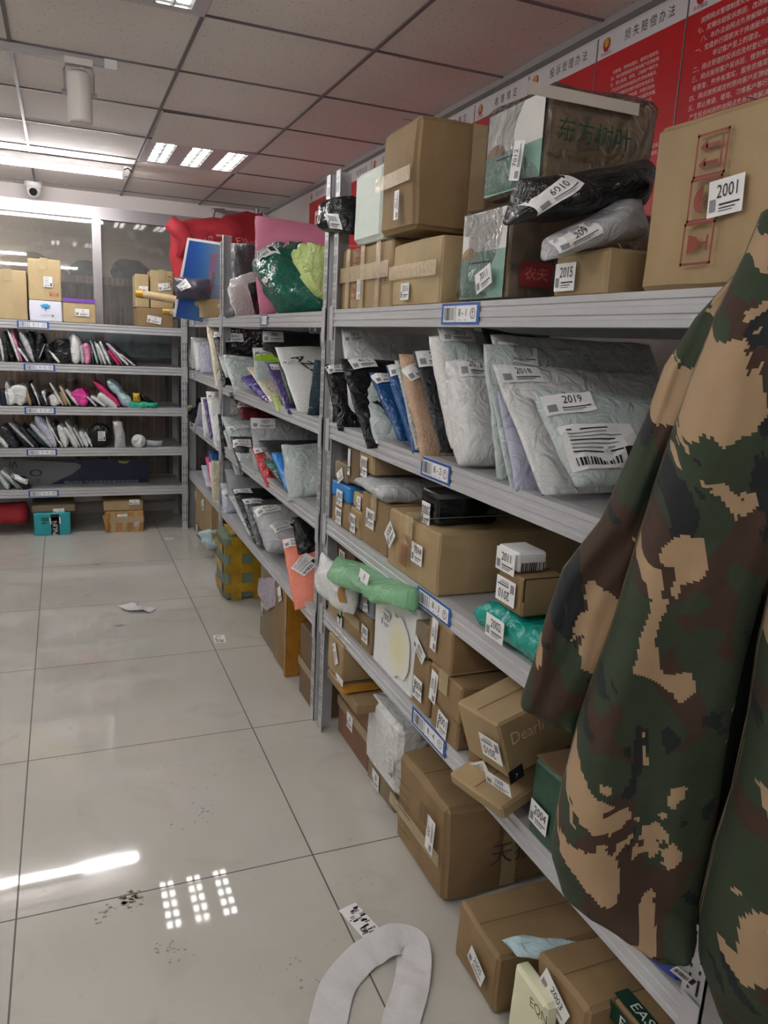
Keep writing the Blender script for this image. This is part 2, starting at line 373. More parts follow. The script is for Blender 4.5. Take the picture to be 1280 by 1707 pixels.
def qbag(label, mat, quad, xs, t=.03, **k):
    """quad: four image points TL TR BR BL; xs: x-plane of the left and right edges"""
    a, b = (xs if isinstance(xs, tuple) else (xs, xs+.02))
    return bag(label, mat, X_(*quad[0], a), X_(*quad[1], b), X_(*quad[2], b), X_(*quad[3], a), t, **k)
def ybag(label, mat, T, Bm, t=.025, yf=5.95, w=.26, yt=None, **k):
    """bag filed on the back rack, seen edge-on"""
    TL = Y_(*T, yf); BL = Y_(*Bm, yf); d = V((.02, w, 0))
    k.setdefault('nu', 8); k.setdefault('nv', 12)
    return bag(label, mat, TL, TL+d, BL+d, BL, t, p=4, **k)
def yquad(label, mat, quad, y=5.95, t=.04, yb=None, **k):
    """soft bag facing the camera on the back rack"""
    q = [Y_(*a, y) for a in quad]; k.setdefault('nu', 10); k.setdefault('nv', 12)
    return bag(label, mat, q[0], q[1], q[2], q[3], t, **k)
# ------------------------------------------------------------------ room
ZC, XR, YB, XL, YN = 2.51, 1.62, 6.62, -3.2, -2.6
YB2 = 7.9
def nodes(m): return m.node_tree.nodes, m.node_tree.links
def math_(N, L, op, a, b=None, c=None):
    n = N.new('ShaderNodeMath'); n.operation = op
    for i, x in enumerate((a, b, c)):
        if x is None: continue
        if isinstance(x, (int, float)): n.inputs[i].default_value = x
        else: L.new(x, n.inputs[i])
    return n.outputs[0]
def mixc(N, L, fac, a, b):
    n = N.new('ShaderNodeMix'); n.data_type = 'RGBA'
    if isinstance(fac, (int, float)): n.inputs[0].default_value = fac
    else: L.new(fac, n.inputs[0])
    for i, x in ((6, a), (7, b)):
        if isinstance(x, tuple): n.inputs[i].default_value = (*x[:3], 1)
        else: L.new(x, n.inputs[i])
    return n.outputs[2]
def floor_mat():
    m = M('polished_floor_tile', 0xD9D7D0, .1, spec=.5); N, L = nodes(m); b = N['Principled BSDF']
    tc = N.new('ShaderNodeTexCoord').outputs['Object']; sp = N.new('ShaderNodeSeparateXYZ'); L.new(tc, sp.inputs[0])
    def line(o, off):
        f = math_(N, L, 'FRACT', math_(N, L, 'DIVIDE', math_(N, L, 'ADD', o, off), .8))
        return math_(N, L, 'LESS_THAN', math_(N, L, 'MINIMUM', f, math_(N, L, 'SUBTRACT', 1, f)), .0028)
    g = math_(N, L, 'MAXIMUM', line(sp.outputs[0], .1643+8), line(sp.outputs[1], 8-1.9073))
    def nz(scale, detail, lo, hi, dist=0):
        n = N.new('ShaderNodeTexNoise'); n.inputs['Scale'].default_value = scale; n.inputs['Detail'].default_value = detail; n.inputs['Distortion'].default_value = dist
        L.new(tc, n.inputs['Vector']); r = N.new('ShaderNodeMapRange'); r.inputs['From Min'].default_value = lo; r.inputs['From Max'].default_value = hi; L.new(n.outputs['Fac'], r.inputs['Value']); return r.outputs['Result']
    base = mixc(N, L, nz(1.2, 4, .3, .7), srgb(0xB9B8AE), srgb(0xC7C6BE))
    base = mixc(N, L, math_(N, L, 'MULTIPLY', nz(3.5, 8, .56, .72, 1.5), .28), base, srgb(0x9C998E))         # smudges
    sc = math_(N, L, 'MULTIPLY', nz(26, 6, .66, .74, 2.0), nz(2.3, 2, .5, .62))                                # scuffs
    base = mixc(N, L, math_(N, L, 'MULTIPLY', sc, .5), base, srgb(0x6E6A60))
    base = mixc(N, L, g, base, srgb(0x55544F)); L.new(base, b.inputs['Base Color'])
    r = math_(N, L, 'ADD', math_(N, L, 'MULTIPLY', nz(4, 8, .5, .8, 1), .06), .03)
    r = math_(N, L, 'ADD', r, math_(N, L, 'MULTIPLY', g, .5)); L.new(r, b.inputs['Roughness'])
    return m
def ceil_mat():
    m = M('mineral_fibre_ceiling_tile', 0xC9C1BC, .9, .1, 120); N, L = nodes(m); b = N['Principled BSDF']
    tc = N.new('ShaderNodeTexCoord').outputs['Object']
    v = N.new('ShaderNodeTexVoronoi'); v.inputs['Scale'].default_value = 62; L.new(tc, v.inputs['Vector'])
    n = N.new('ShaderNodeTexNoise'); n.inputs['Scale'].default_value = 30; L.new(tc, n.inputs['Vector'])
    d = math_(N, L, 'LESS_THAN', v.outputs['Distance'], math_(N, L, 'MULTIPLY', n.outputs['Fac'], .30))
    n2 = N.new('ShaderNodeTexNoise'); n2.inputs['Scale'].default_value = 1.4; n2.inputs['Detail'].default_value = 4; L.new(tc, n2.inputs['Vector'])
    base = mixc(N, L, n2.outputs['Fac'], srgb(0xE2DAD6), srgb(0xEEE8E4)); base = mixc(N, L, math_(N, L, 'MULTIPLY', d, .6), base, srgb(0x6A6462))
    L.new(base, b.inputs['Base Color']); return m
def stripe_mat():
    m = M('striped_wood_panel', 0x6B5848, .5); N, L = nodes(m); b = N['Principled BSDF']
    tc = N.new('ShaderNodeTexCoord').outputs['Object']; mp = N.new('ShaderNodeMapping'); mp.inputs['Scale'].default_value = (26, 1, .12); L.new(tc, mp.inputs['Vector'])
    n = N.new('ShaderNodeTexNoise'); n.inputs['Scale'].default_value = 1.6; n.inputs['Detail'].default_value = 3; L.new(mp.outputs[0], n.inputs['Vector'])
    cr = N.new('ShaderNodeValToRGB'); L.new(n.outputs['Fac'], cr.inputs[0]); e = cr.color_ramp.elements
    e[0].position = .34; e[0].color = (*srgb(0x3A2E26), 1); e[1].position = .66; e[1].color = (*srgb(0x8E7866), 1)
    x = e.new(.5); x.color = (*srgb(0x635346), 1); L.new(cr.outputs[0], b.inputs['Base Color']); return m
def glass_mat():
    m = bpy.data.materials.new('dusty_window_glass'); m.use_nodes = True; N, L = nodes(m); N.clear()
    o = N.new('ShaderNodeOutputMaterial'); t = N.new('ShaderNodeBsdfTransparent'); g = N.new('ShaderNodeBsdfGlossy'); g.inputs['Roughness'].default_value = .02
    d = N.new('ShaderNodeBsdfDiffuse'); d.inputs['Color'].default_value = (.6, .6, .58, 1)
    fr = N.new('ShaderNodeFresnel'); fr.inputs['IOR'].default_value = 1.55; m1 = N.new('ShaderNodeMixShader'); m2 = N.new('ShaderNodeMixShader')
    n = N.new('ShaderNodeTexNoise'); n.inputs['Scale'].default_value = 9; n.inputs['Detail'].default_value = 9; n.inputs['Distortion'].default_value = 1.5
    tc = N.new('ShaderNodeTexCoord'); L.new(tc.outputs['Object'], n.inputs['Vector'])
    r = N.new('ShaderNodeMapRange'); r.inputs['From Min'].default_value = .5; r.inputs['From Max'].default_value = .75; r.inputs['To Min'].default_value = .12; r.inputs['To Max'].default_value = .22
    L.new(n.outputs['Fac'], r.inputs['Value']); L.new(fr.outputs[0], m1.inputs[0]); L.new(t.outputs[0], m1.inputs[1]); L.new(g.outputs[0], m1.inputs[2])
    L.new(r.outputs[0], m2.inputs[0]); L.new(m1.outputs[0], m2.inputs[1]); L.new(d.outputs[0], m2.inputs[2]); L.new(m2.outputs[0], o.inputs[0]); return m
FLOORM, CEILM, STRIPEM, GLASSM = floor_mat(), ceil_mat(), stripe_mat(), glass_mat()
WALLM = M('off_white_wall_paint', 0xD6CFCB, .7, .05, 50, .04, 3); BEIGEM = M('beige_far_wall_paint', 0xA79E90, .7, .05, 40, .12, 2)
BARM = M('grey_ceiling_tee', 0x6A6466, .4); TRIMM = M('grey_cornice', 0x9C9A9A, .5)
def struct(name, b, mats, **k):
    o = b.obj(name, mats, **k); o['kind'] = 'structure'; return o
b = MB(); b.box((XL, YN, -.1), (XR+.1, YB2, 0)); struct('floor', b, FLOORM)
b = MB(); b.box((XL, YN, ZC), (XR+.1, YB2, ZC+.1)); struct('ceiling', b, CEILM)
b = MB()
for i in range(-6, 3): x = .462+i*.598; b.box((x-.0065, YN, ZC-.006), (x+.0065, YB, ZC), 0)
for j in range(-8, 8):
    y = 2.80+j*.6; b.box((XL, y-.0055, ZC-.005), (XR, y+.0055, ZC), 0)
struct('trim_1', b, BARM)
b = MB(); b.v = []
b.add([V((.48, 4.005, ZC-.0035)), V((1.04, 4.012, ZC-.0035)), V((.48, 4.035, ZC-.0035))], [(0, 1, 2)], 0); b.add([V((.48, 4.035, ZC-.003)), V((1.04, 4.012, ZC-.003)), V((1.04, 4.6, ZC-.001)), V((.48, 4.6, ZC-.022))], [(0, 1, 2, 3)], 1)
struct('trim_2', b, [SLOT, CEILM])
b = MB(); b.box((XR, YN, 0), (XR+.1, YB2, ZC)); struct('wall_right', b, WALLM)
b = MB(); b.box((XL-.1, YN, 0), (XL, YB2, ZC)); struct('wall_left', b, WALLM)
b = MB(); b.box((XL, YN-.1, 0), (XR, YN, ZC)); struct('wall_front', b, WALLM)
b = MB(); b.box((XL, YB, 2.405), (XR, YB+.1, ZC)); b.box((1.10, YB, 0), (XR, YB+.1, 2.405)); b.box((XL, YB, 0), (1.10, YB+.1, .10)); struct('wall_back', b, WALLM)
b = MB(); b.box((XR-.035, YN, ZC-.022), (XR, YB, ZC)); struct('trim_3', b, TRIMM)
b = MB(); b.box((XL, YB2, 0), (XR, YB2+.1, ZC)); struct('wall_beyond_glass', b, BEIGEM)
b = MB(); ZW = Y_(120, 463, YB2-.35).z; b.box((XL, YB2-.35, 0), (XR, YB2-.28, ZW)); struct('trim_4', b, STRIPEM)
wn = MB()
wn.box((XL, YB-.02, 2.315), (1.12, YB+.06, 2.405)); wn.box((XL, YB-.015, .10), (1.12, YB+.06, .17)); wn.box((.245, YB-.025, .17), (.31, YB+.06, 2.315)); wn.box((1.06, YB-.02, .17), (1.12, YB+.06, 2.315))
wn.box((-1.25, YB-.02, .17), (-1.19, YB+.06, 2.315))
wf = struct('window_1', wn, ALU)
b = MB()
for a, c in ((XL, -1.25), (-1.19, .245), (.31, 1.06)): b.box((a, YB+.015, .17), (c, YB+.021, 2.315))
g = b.obj('window_pane', GLASSM, wf)
# corner pipe and junction box at the ceiling
b = MB(); b.tube([(1.50, 6.50, 2.25), (1.50, 6.50, ZC)], .02); r = root('ceiling_pipe', (1.50, 6.5, 2.25), 0, 'short grey vertical pipe in the far ceiling corner', 'pipe')
b.obj('pipe', ALU, r); b = MB(); b.tube([(1.22, 6.5, 2.455), (1.50, 6.5, 2.455)], .015); b.box((1.10, 6.44, 2.30), (1.20, 6.54, 2.33)); b.tube([(1.15, 6.49, 2.32), (1.15, 6.49, 2.46), (1.24, 6.5, 2.46)], .022); b.obj('pipe_elbow', ALU, r)
# ------------------------------------------------------------------ lamps
TUBEM = M('lit_tube', (1, .98, 1.0), .4, emit=TUBE_E); LOUVM = M('lit_louvre_tube', (1, .99, .97), .4, emit=LOUVRE_E)
FILL_TUBEM = M('added_fill_tube', (1, .96, .88), .4, emit=95)  # tube of the unseen batten added to brighten the room beyond the glass
MIRR = M('louvre_reflector', 0xE6E8E8, .18, metal=.85); HOUS = M('lamp_housing_white', 0xE4E2E0, .4)
bl = ['long white fluorescent batten glowing on the ceiling by the dome camera', 'unseen fluorescent batten added over the left aisle as fill light', 'unseen fluorescent batten added beside the camera as fill light', 'unseen fluorescent batten added behind the camera as fill light', 'unseen batten added to brighten the room beyond the glass']
for i, (x0, x1, y) in enumerate(BATTENS):
    r = root('tube_lamp', ((x0+x1)/2, y, ZC), 0, bl[i], 'lamp')
    b = MB(); b.box((x0, y-.02, ZC-.045), (x1, y+.02, ZC-.006)); b.box((x0-.004, y-.018, ZC-.085), (x0+.012, y+.018, ZC-.04)); b.box((x1-.012, y-.018, ZC-.085), (x1+.004, y+.018, ZC-.04)); b.obj('housing', HOUS, r)
    b = MB(); b.tube([(x0+.01, y, ZC-.066), (x1-.01, y, ZC-.066)], .015, n=12); b.obj('tube', TUBEM if y < YB else FILL_TUBEM, r)
b = MB(); b.tube([(.40, 5.42, ZC-.03), (.43, 5.46, ZC-.01), (.455, 5.50, ZC-.02), (.45, 5.56, ZC-.004)], .004); tag(b.obj('lamp_cable', SLOT), 'short black cable looping from the glowing batten end to the ceiling', 'cable')
def louvre(x0, y0, label):
    r = root('louvre_light', (x0+.3, y0+.3, ZC), 0, label, 'ceiling light', 'recessed louvre lights')
    b = MB(); z = ZC-.008
    S_ = [(.045, .165), (.24, .36), (.435, .555)]
    ed = [0.0]+[v for s in S_ for v in s]+[.598]
    for i in range(0, len(ed), 2): b.box((x0+ed[i], y0, z), (x0+ed[i+1], y0+.6, z+.006))
    for s in S_: b.box((x0+s[0], y0, z), (x0+s[1], y0+.04, z+.006)); b.box((x0+s[0], y0+.56, z), (x0+s[1], y0+.6, z+.006))
    b.obj('panel', M('louvre_panel_white', 0xC8BEC2, .3), r)
    for s in S_:
        lv = MB(); a, c = x0+s[0], x0+s[1]
        lv.box((a, y0+.04, z-.001), (a+.004, y0+.56, z+.006)); lv.box((c-.004, y0+.04, z-.001), (c, y0+.56, z+.006)); lv.box(((a+c)/2-.002, y0+.04, z), ((a+c)/2+.002, y0+.56, z+.006))
        for k in range(6):
            yy = y0+.04+k*.104; lv.box((a, yy-.004, z-.001), (c, yy+.004, z+.006))
        q = lv.obj('louvre', MIRR, r)
        t = MB(); t.box((a+.002, y0+.04, z+.0066), (c-.002, y0+.56, z+.0075)); t.obj('reflector', HOUS, q)
        for k in range(5):
            for xx in (a+.014, (a+c)/2+.010):
                t = MB(); t.box((xx, y0+.062+k*.104, z+.005), (xx+(c-a)/2-.024, y0+.062+k*.104+.06, z+.0064)); t.obj('lit_cell', LOUVM, q)
louvre(.466, 4.602, 'square three-strip louvre light lit in the ceiling above the middle aisle')
louvre(-.132, 2.202, 'square three-strip louvre light cut off at the top edge of the photo')
# spotlight on its track
r = root('light_track', (-.3, 3.42, ZC), 0, 'white track rail fixed across the ceiling, carrying a spotlight', 'track')
b = MB(); b.box((-1.6, 3.405, ZC-.030), (.19, 3.435, ZC-.004)); b.obj('rail', M('grey_track', 0xA8A4A2, .4), r); b = MB(); b.box((.19, 3.40, ZC-.038), (.235, 3.44, ZC-.002)); b.obj('end_cap', HOUS, r)
r = root('track_spotlight', (.098, 3.42, 2.27), 0, 'white cylinder spotlight hanging from the ceiling track', 'spotlight')
c = V((.098, 3.42, 0))
b = MB(); b.tube([c+V((0, 0, 2.268)), c+V((0, 0, 2.275)), c+V((0, 0, 2.435)), c+V((0, 0, 2.442))], [.04, .045, .045, .042], n=28); b.obj('lamp_body', WHITEP, r, smooth=False)
b = MB(); b.tube([c+V((0, -.002, 2.442)), c+V((0, -.002, 2.446))], .036, n=24); b.obj('vent_cap', M('vent_dark', 0x6A5850, .6), r)
b = MB(); b.tube([c+V((-.052, 0, 2.36)), c+V((-.052, 0, 2.45)), c+V((-.045, 0, 2.468)), c+V((.045, 0, 2.468)), c+V((.052, 0, 2.45)), c+V((.052, 0, 2.36))], .004); b.tube([c+V((-.062, 0, 2.37)), c+V((-.044, 0, 2.37))], .009, n=10); b.tube([c+V((.044, 0, 2.37)), c+V((.062, 0, 2.37))], .009, n=10); b.obj('bracket', ALU, r)
b = MB(); b.box(c+V((-.05, -.018, 2.468)), c+V((.05, .018, 2.492))); b.obj('adapter', WHITEP, r)
b = MB(); b.tube([c+V((-.01, 0, 2.47)), c+V((.02, .0, 2.462)), c+V((0, 0, 2.44))], .003); b.obj('cable', HOUS, r)
# dome camera
r = root('dome_camera', (-.150, 6.48, ZC), 0, 'small white dome security camera on the ceiling', 'security camera')
b = MB(); c = V((-.150, 6.48, 0)); b.tube([c+V((0, 0, ZC)), c+V((0, 0, ZC-.03)), c+V((0, 0, ZC-.04))], [.058, .058, .05], n=24); b.obj('base', HOUS, r)
b = MB(); pr = [(0, .05), (.02, .052), (.045, .045), (.062, .03), (.07, .005)]; b.tube([c+V((0, 0, ZC-.04-a)) for a, q in pr], [q for a, q in pr], n=24); d = b.obj('dome', HOUS, r, smooth=True)
b = MB(); b.tube([c+V((0, -.045, ZC-.072)), c+V((0, -.058, ZC-.080))], [.028, .024], n=16); b.obj('lens', SLOT, r)
# ------------------------------------------------------------------ things beyond the glass
def lumpy(name, mat, c, s, label, cat, seed, n=18, m=12, am=.25, flat=None):
    vs = []; fs = []
    for j in range(m+1):
        for i in range(n):
            th, ph = 2*math.pi*i/n, math.pi*j/m
            d = V((math.sin(ph)*math.cos(th), math.sin(ph)*math.sin(th), math.cos(ph)))
            k = 1+am*noise.noise(d*2.2+V((seed*3, 0, 0)))+am*.4*noise.noise(d*6+V((0, seed, 0)))
            p = V((d.x*s[0]*k, d.y*s[1]*k, d.z*s[2]*k))
            if flat is not None: p.z = max(p.z, flat)
            vs.append(V(c)+p)
    for j in range(m):
        for i in range(n): fs.append((j*n+i, (j+1)*n+i, (j+1)*n+(i+1) % n, j*n+(i+1) % n))
    o = mesh(name, vs, fs, mat, None, smooth=True); o.location = c
    for v in o.data.vertices: v.co -= V(c)
    if label: tag(o, label, cat)
    return o
CLOTHD = M('dark_green_cloth', 0x27332E, .85, .4, 20); STRAW = M('woven_straw', 0x8A7C5E, .8, .8, 90, .3, 60)
HC = Y_(56, 446, 7.30); r = root('sun_hat', HC, 0, 'wide brown woven hat lying behind the window glass', 'hat')
b = MB(); pr = [(.27, 0), (.24, .02), (.16, .05), (.10, .09), (.05, .115), (.001, .12)]
HM = Matrix.Translation(HC) @ Matrix.Rotation(.16, 4, 'Y') @ Matrix.Rotation(.35, 4, 'X') @ Matrix.Scale(1, 4)
b.tube([HM @ V((0, 0, z)) for q, z in pr], [q for q, z in pr], n=28); b.obj('hat', STRAW, r, smooth=True)
b = MB(); b.box((-1.5, 7.10, ZW-.06), (1.0, 7.54, ZW)); b.obj('counter_ledge', STRIPEM).__setitem__('kind', 'structure')
lumpy('folded_cloth', CLOTHD, Y_(40, 458, 7.30), (.17, .1, .06), 'dark folded cloth under the woven hat behind the glass', 'cloth', 3)
lumpy('rain_jacket', M('grey_green_cloth', 0x3E544C, .8, .3, 18), Y_(142, 452, 7.30), (.13, .1, .09), 'grey-green jacket heaped behind the left glass pane', 'jacket', 5)
lumpy('winter_jacket', M('blue_black_cloth', 0x1E2530, .8, .4, 18), Y_(218, 455, 7.30), (.16, .1, .11), 'dark blue-black jacket heaped behind the right glass pane', 'jacket', 8)
r = root('desk_partition', (.45, 6.83, 0), 0, 'pale blue desk partition board behind the glass, above shelf 5-2 parcels', 'partition')
b = MB(); b.box((.05, 6.80, 1.28), (.86, 6.83, 1.50)); b.obj('board', M('pale_blue_board', 0x7E97A4, .3, .05, 5, .1, 2), r); b = MB(); b.box((.05, 6.795, 1.24), (.86, 6.84, 1.28)); b.obj('rim', SLOT, r)
b = MB(); b.box((.08, 6.80, 0), (.11, 6.83, 1.24)); b.obj('leg', SLOT, r); b = MB(); b.box((.80, 6.80, 0), (.83, 6.83, 1.24)); b.obj('leg', SLOT, r)
# ------------------------------------------------------------------ wall posters
REDP = M('red_poster', 0xC4141E, .35); HEADP = M('poster_header_white', 0xDEDCDC, .35); GOLD = M('gold_ink', 0xD8A03A, .4); CRIM = M('crimson_ink', 0xB01C24, .4)
YF_ = [5.40, 5.01, 4.62, 4.23, 3.84, 3.45, 3.06, 2.655, 2.255, 1.86, 1.47]
HEAD = ['服务规范', '安全管理', '收寄验视', '实名收寄', '投递规范', '服务规定', '收寄规定', '投诉受理办法', '损失赔偿办法', '寄递安全规定']
BODY = ['一、全盘执行国家关于快递服务的法规，', '牢记客户至上的理念。', '二、网点受理的投诉应及时登记并处理，', '三、网点接到客户投诉后，做到有记录、', '有答复，件件有落实，服务热情周到。', '四、网点按照规定时限向客户反馈结果，', '五、禁止推诿、辱骂、刁难客户等行为，', '产生投诉纠纷的由网点负责协商解决。', '六、凡因服务态度引起的有效投诉，', '按照网点管理制度处理，并登记在册。', '七、定期总结投诉原因，改进服务质量。', '八、本办法由网点负责解释并执行。']
PL = ['red wall poster at the far corner end', 'second red wall poster from the far corner', 'third red wall poster from the far corner', 'fourth red wall poster from the far corner', 'fifth red wall poster from the far corner', 'red wall poster above the white foam box', 'red wall poster above the tall brown carton', 'red wall poster headed 投诉受理办法', 'red wall poster headed 损失赔偿办法', 'rightmost red wall poster with dense white text']
for i in range(10):
    y1, y0 = YF_[i], YF_[i+1]; w = y1-y0; r = root('wall_poster', (XR, (y0+y1)/2, 1.85), 0, PL[i], 'poster', 'red notice posters along the right wall')
    b = MB(); b.box((XR-.006, y0+.002, 1.86), (XR-.0005, y1-.002, 2.412), 0); b.box((XR-.006, y0+.002, 2.412), (XR-.0005, y1-.002, 2.476), 1); b.box((XR-.0075, y0+.0005, 1.858), (XR-.0005, y0+.0035, 2.477), 2)
    b.obj('board', [REDP, HEADP, ALU], r)
    f = lambda x, y, l, y1=y1: V((XR-.0065-.0006*l, y1-x, y))
    it = [('t', '  '.join(HEAD[i]) if len(HEAD[i]) < 5 else ' '.join(HEAD[i]), w*.60, 2.446, .034, 0, 0, 0, .85)]
    cx, cy = .045, 2.452
    it += [('p', [(cx+.018*math.cos(t)*(1 if abs(math.cos(t)) > .5 else .9), cy+.021*math.sin(t)*(1.15 if math.sin(t) < 0 else .8)) for t in [k*math.pi/8 for k in range(16)]], 1, 0),
           ('p', [(cx+.011*math.cos(t), cy+.002+.014*math.sin(t)) for t in [k*math.pi/6 for k in range(12)]], 2, 1), ('t', '多多驿站', cx, 2.4225, .013, 1, 0, 0, 1)]
    art('lettering', r, f, it, [INK, CRIM, GOLD])
    if i >= 7:
        it = []; big = i == 9
        for k in range(12 if not big else 12):
            s = .0125 if not big else .0165; yy = 2.385-k*(.024 if big else .0175)
            it.append(('t', BODY[(k+i*5) % 12], w*.5, yy-(0 if big else .03), s, 0, 0, 0, 1))
        if i == 8: it = it[:9]+[('t', BODY[3], w*.6, 2.10, .0125, 0, 0, 0, 1), ('t', BODY[5], w*.6, 2.08, .0125, 0, 0, 0, 1)]
        art('body_text', r, f, it, [WHINK], label='white small print')
    elif i == 0:
        art('photo_panel', r, f, [('r', w*.35, 2.15, w*.65, 2.34, 0, 0), ('r', w*.42, 2.21, w*.58, 2.31, 1, 1)], [PAPER, REDINK])
# ------------------------------------------------------------------ racks
RACKY = 0
def rack(label, mt, Lx, D, levels, top, tags, ends=(1, 1), beamh=.057):
    r = root('storage_rack', mt.to_translation(), 0, label, 'shelf rack', 'perforated steel storage racks')
    PW = .045
    def post(x, y, sxn, syn):
        b = MB(); t = .003
        X0, X1 = (x, x+PW*sxn) if sxn > 0 else (x-PW, x)
        b.box((X0, min(y, y+t*syn), 0), (X1, max(y, y+t*syn), top), 0, mt)
        xs_ = (x, x+t) if sxn > 0 else (x-t, x)
        b.box((xs_[0], min(y, y+.055*syn), 0), (xs_[1], max(y, y+.055*syn), top), 0, mt)
        yy = y-.0006*syn; z = .06
        while z < top-.03:
            for cx in (.013, .031):
                a = X0+cx
                for (dx, dz, w, h) in ((0, 0, .0045, .030), (0, .040, .0040, .0075)):
                    q = [(a-w/2+dx, yy, z+dz), (a+w/2+dx, yy, z+dz), (a+w/2+dx+.001, yy, z+dz+h), (a-w/2+dx+.001, yy, z+dz+h)]
                    b.add([mt @ V(p) for p in q], [(0, 1, 2, 3)], 1)
            z += .0585
        b.obj('post', [STEEL, SLOT], r)
    if ends[0]: post(0, 0, 1, 1); post(0, D, 1, -1)
    if ends[1]: post(Lx, 0, -1, 1); post(Lx, D, -1, -1)
    prof = [(0, 0), (0, -.012), (.003, -.014), (.003, -.022), (0, -.024), (0, -.035), (.003, -.037), (.003, -.044), (0, -.046), (0, -beamh), (.03, -beamh), (.03, 0)]
    for i, z in enumerate(levels):
        b = MB(); n = len(prof)
        for x in (.003, Lx-.003): b.v += [mt @ V((x, p[0]-.004, z+p[1])) for p in prof]
        for k in range(n): b.f.append((k, (k+1) % n, n+(k+1) % n, n+k)); b.m.append(0)
        for x in (.0, Lx-.035):     # hooked end plates
            b.box((x, -.0065, z-.105), (x+.035, -.0045, z+.012), 0, mt)
        b.obj('beam', STEEL, r)
        b = MB(); b.box((.003, D-.03, z-beamh), (Lx-.003, D+.002, z), 0, mt); b.obj('beam', STEEL, r)
        b = MB(); k = max(3, int(Lx/.25)); w = (Lx-.06)/k
        for j in range(k): b.box((.03+j*w+.001, .018, z-.022), (.03+(j+1)*w-.001, D-.02, z-.001), 0, mt)
        b.obj('shelf_board', STEELD, r)
    for (u, z, t, w, h) in tags:
        f = lambda x, y, l, u=u, z=z: mt @ V((u+x, -.0055-.0006*l, z+y))
        rn = random.Random(4)
        it = [('r', -w/2, -h/2, w/2, h/2, 0, 0), ('r', -w*.44, -h*.38, w*.44, h*.38, 1, 1)]+bars(-w*.42, -w*.14, -h*.30, h*.30, 2, 2, rn, 11)
        it += [('r', -w*.11, -h*.38, -w*.10, h*.38, 0, 2), ('t', t, w*.09, h*.04, h*.50, 2, 2, 0, .95), ('r', -w*.01, -h*.30, w*.05, -h*.27, 3, 2), ('r', w*.14, -h*.30, w*.20, -h*.27, 3, 2)]
        cx = w*.345; R_ = h*.24
        for k in range(14):
            a, c = 2*math.pi*k/14, 2*math.pi*(k+1)/14
            it.append(('p', [(cx+R_*math.cos(a), R_*math.sin(a)), (cx+R_*math.cos(c), R_*math.sin(c)), (cx+R_*.85*math.cos(c), R_*.85*math.sin(c)), (cx+R_*.85*math.cos(a), R_*.85*math.sin(a))], 2, 2))
        it += [('r', cx-h*.012, -h*.14, cx+h*.012, h*.10, 2, 2), ('p', [(cx-h*.07, h*.05), (cx+h*.07, h*.05), (cx, h*.15)], 2, 3)]
        art('shelf_tag', r, f, it, [BLUEINK, PAPER, INK, GREYINK], label='blue-edged white tag reading '+t.replace(' ', '')+' with a barcode and up arrow')
    return r
XF = .88; DS = .60
L8 = [1.605, 1.215, .862, .510]
def rmt(y1): return Matrix(((0, 1, 0, XF), (-1, 0, 0, y1), (0, 0, 1, 0), (0, 0, 0, 1)))   # local x runs towards the camera, local y into the wall
rack('grey perforated steel rack tagged 8-1 to 8-4 along the right wall, nearest', rmt(2.640), 1.93, DS, L8, 2.06,
     [(2.64-1.665, 1.578, '8 - 1', .19, .050), (2.64-1.74, 1.188, '8 - 2', .17, .050), (2.64-1.70, .835, '8 - 3', .20, .050), (2.64-1.68, .485, '8 - 4', .21, .050)])
L7 = [1.602, 1.212, .845, .455]
rack('grey perforated steel rack in the middle of the right wall, above the yellow-taped box', rmt(4.685), 1.99, DS, L7, 2.06, [(4.685-3.62, 1.575, '7 - 1', .15, .050)])
rack('grey perforated steel rack in the far right corner', rmt(6.02), 1.325, DS, [1.600, 1.225, .845, .455], 2.03, [(.25, 1.572, '6 - 1', .12, .048), (.25, 1.198, '6 - 2', .12, .048)])
bmt = Matrix.Translation((-1.15, 5.94, 0))
L5 = [1.528, 1.240, .938, .640, .340]
def tg(px, py): return Y_(px, py, 5.94).x+1.15
rack('grey perforated steel rack tagged 5-1 to 5-5 across the back window', bmt, 2.012, .55, L5, 1.60,
     [(tg(55, 540), 1.500, '5 - 1', .20, .046), (tg(66, 613), 1.211, '5 - 2', .20, .046), (tg(67, 685), .910, '5 - 3', .20, .046), (tg(70, 754), .612, '5 - 4', .20, .046), (tg(73, 823), .312, '5 - 5', .20, .046)])
# ================================================================== RACK 8 : top shelf
T1, T2, T3, T4 = L8
G81 = 'parcels on shelf 8-1'
def frame_art(B, side, px, py, shape, s, mat, rot=0, lw=.06, label=None, name='printed_mark'):
    """shipping marks in an outlined square"""
    it = []
    def R_(a, b, c, d): it.append(('r', a*s, b*s, c*s, d*s, 0, 0))
    w = .5
    R_(-w, -w, w, -w+lw); R_(-w, w-lw, w, w); R_(-w, -w, -w+lw, w); R_(w-lw, -w, w, w)
    if shape == 'up':
        for x in (-.2, .2):
            R_(x-.05, -.25, x+.05, .2); it.append(('p', [((x-.16)*s, .15*s), ((x+.16)*s, .15*s), (x*s, .38*s)], 0, 0))
        R_(-.35, -.35, .35, -.29)
    elif shape == 'glass':
        it.append(('p', [(-.22*s, .32*s), (-.16*s, .05*s), (-.04*s, -.05*s), (.04*s, -.05*s), (.16*s, .05*s), (.22*s, .32*s)], 0, 0)); R_(-.03, -.3, .03, -.04); R_(-.18, -.34, .18, -.28)
    elif shape == 'umb':
        it.append(('p', [(.32*math.cos(t)*s, (.05+.28*math.sin(t))*s) for t in [k*math.pi/8 for k in range(9)]], 0, 0)); R_(-.02, -.3, .02, .06); R_(-.12, -.34, .02, -.29)
    put(B, side, px, py, rot=rot, items=it, mats=[mat], name=name, lift=.0006)
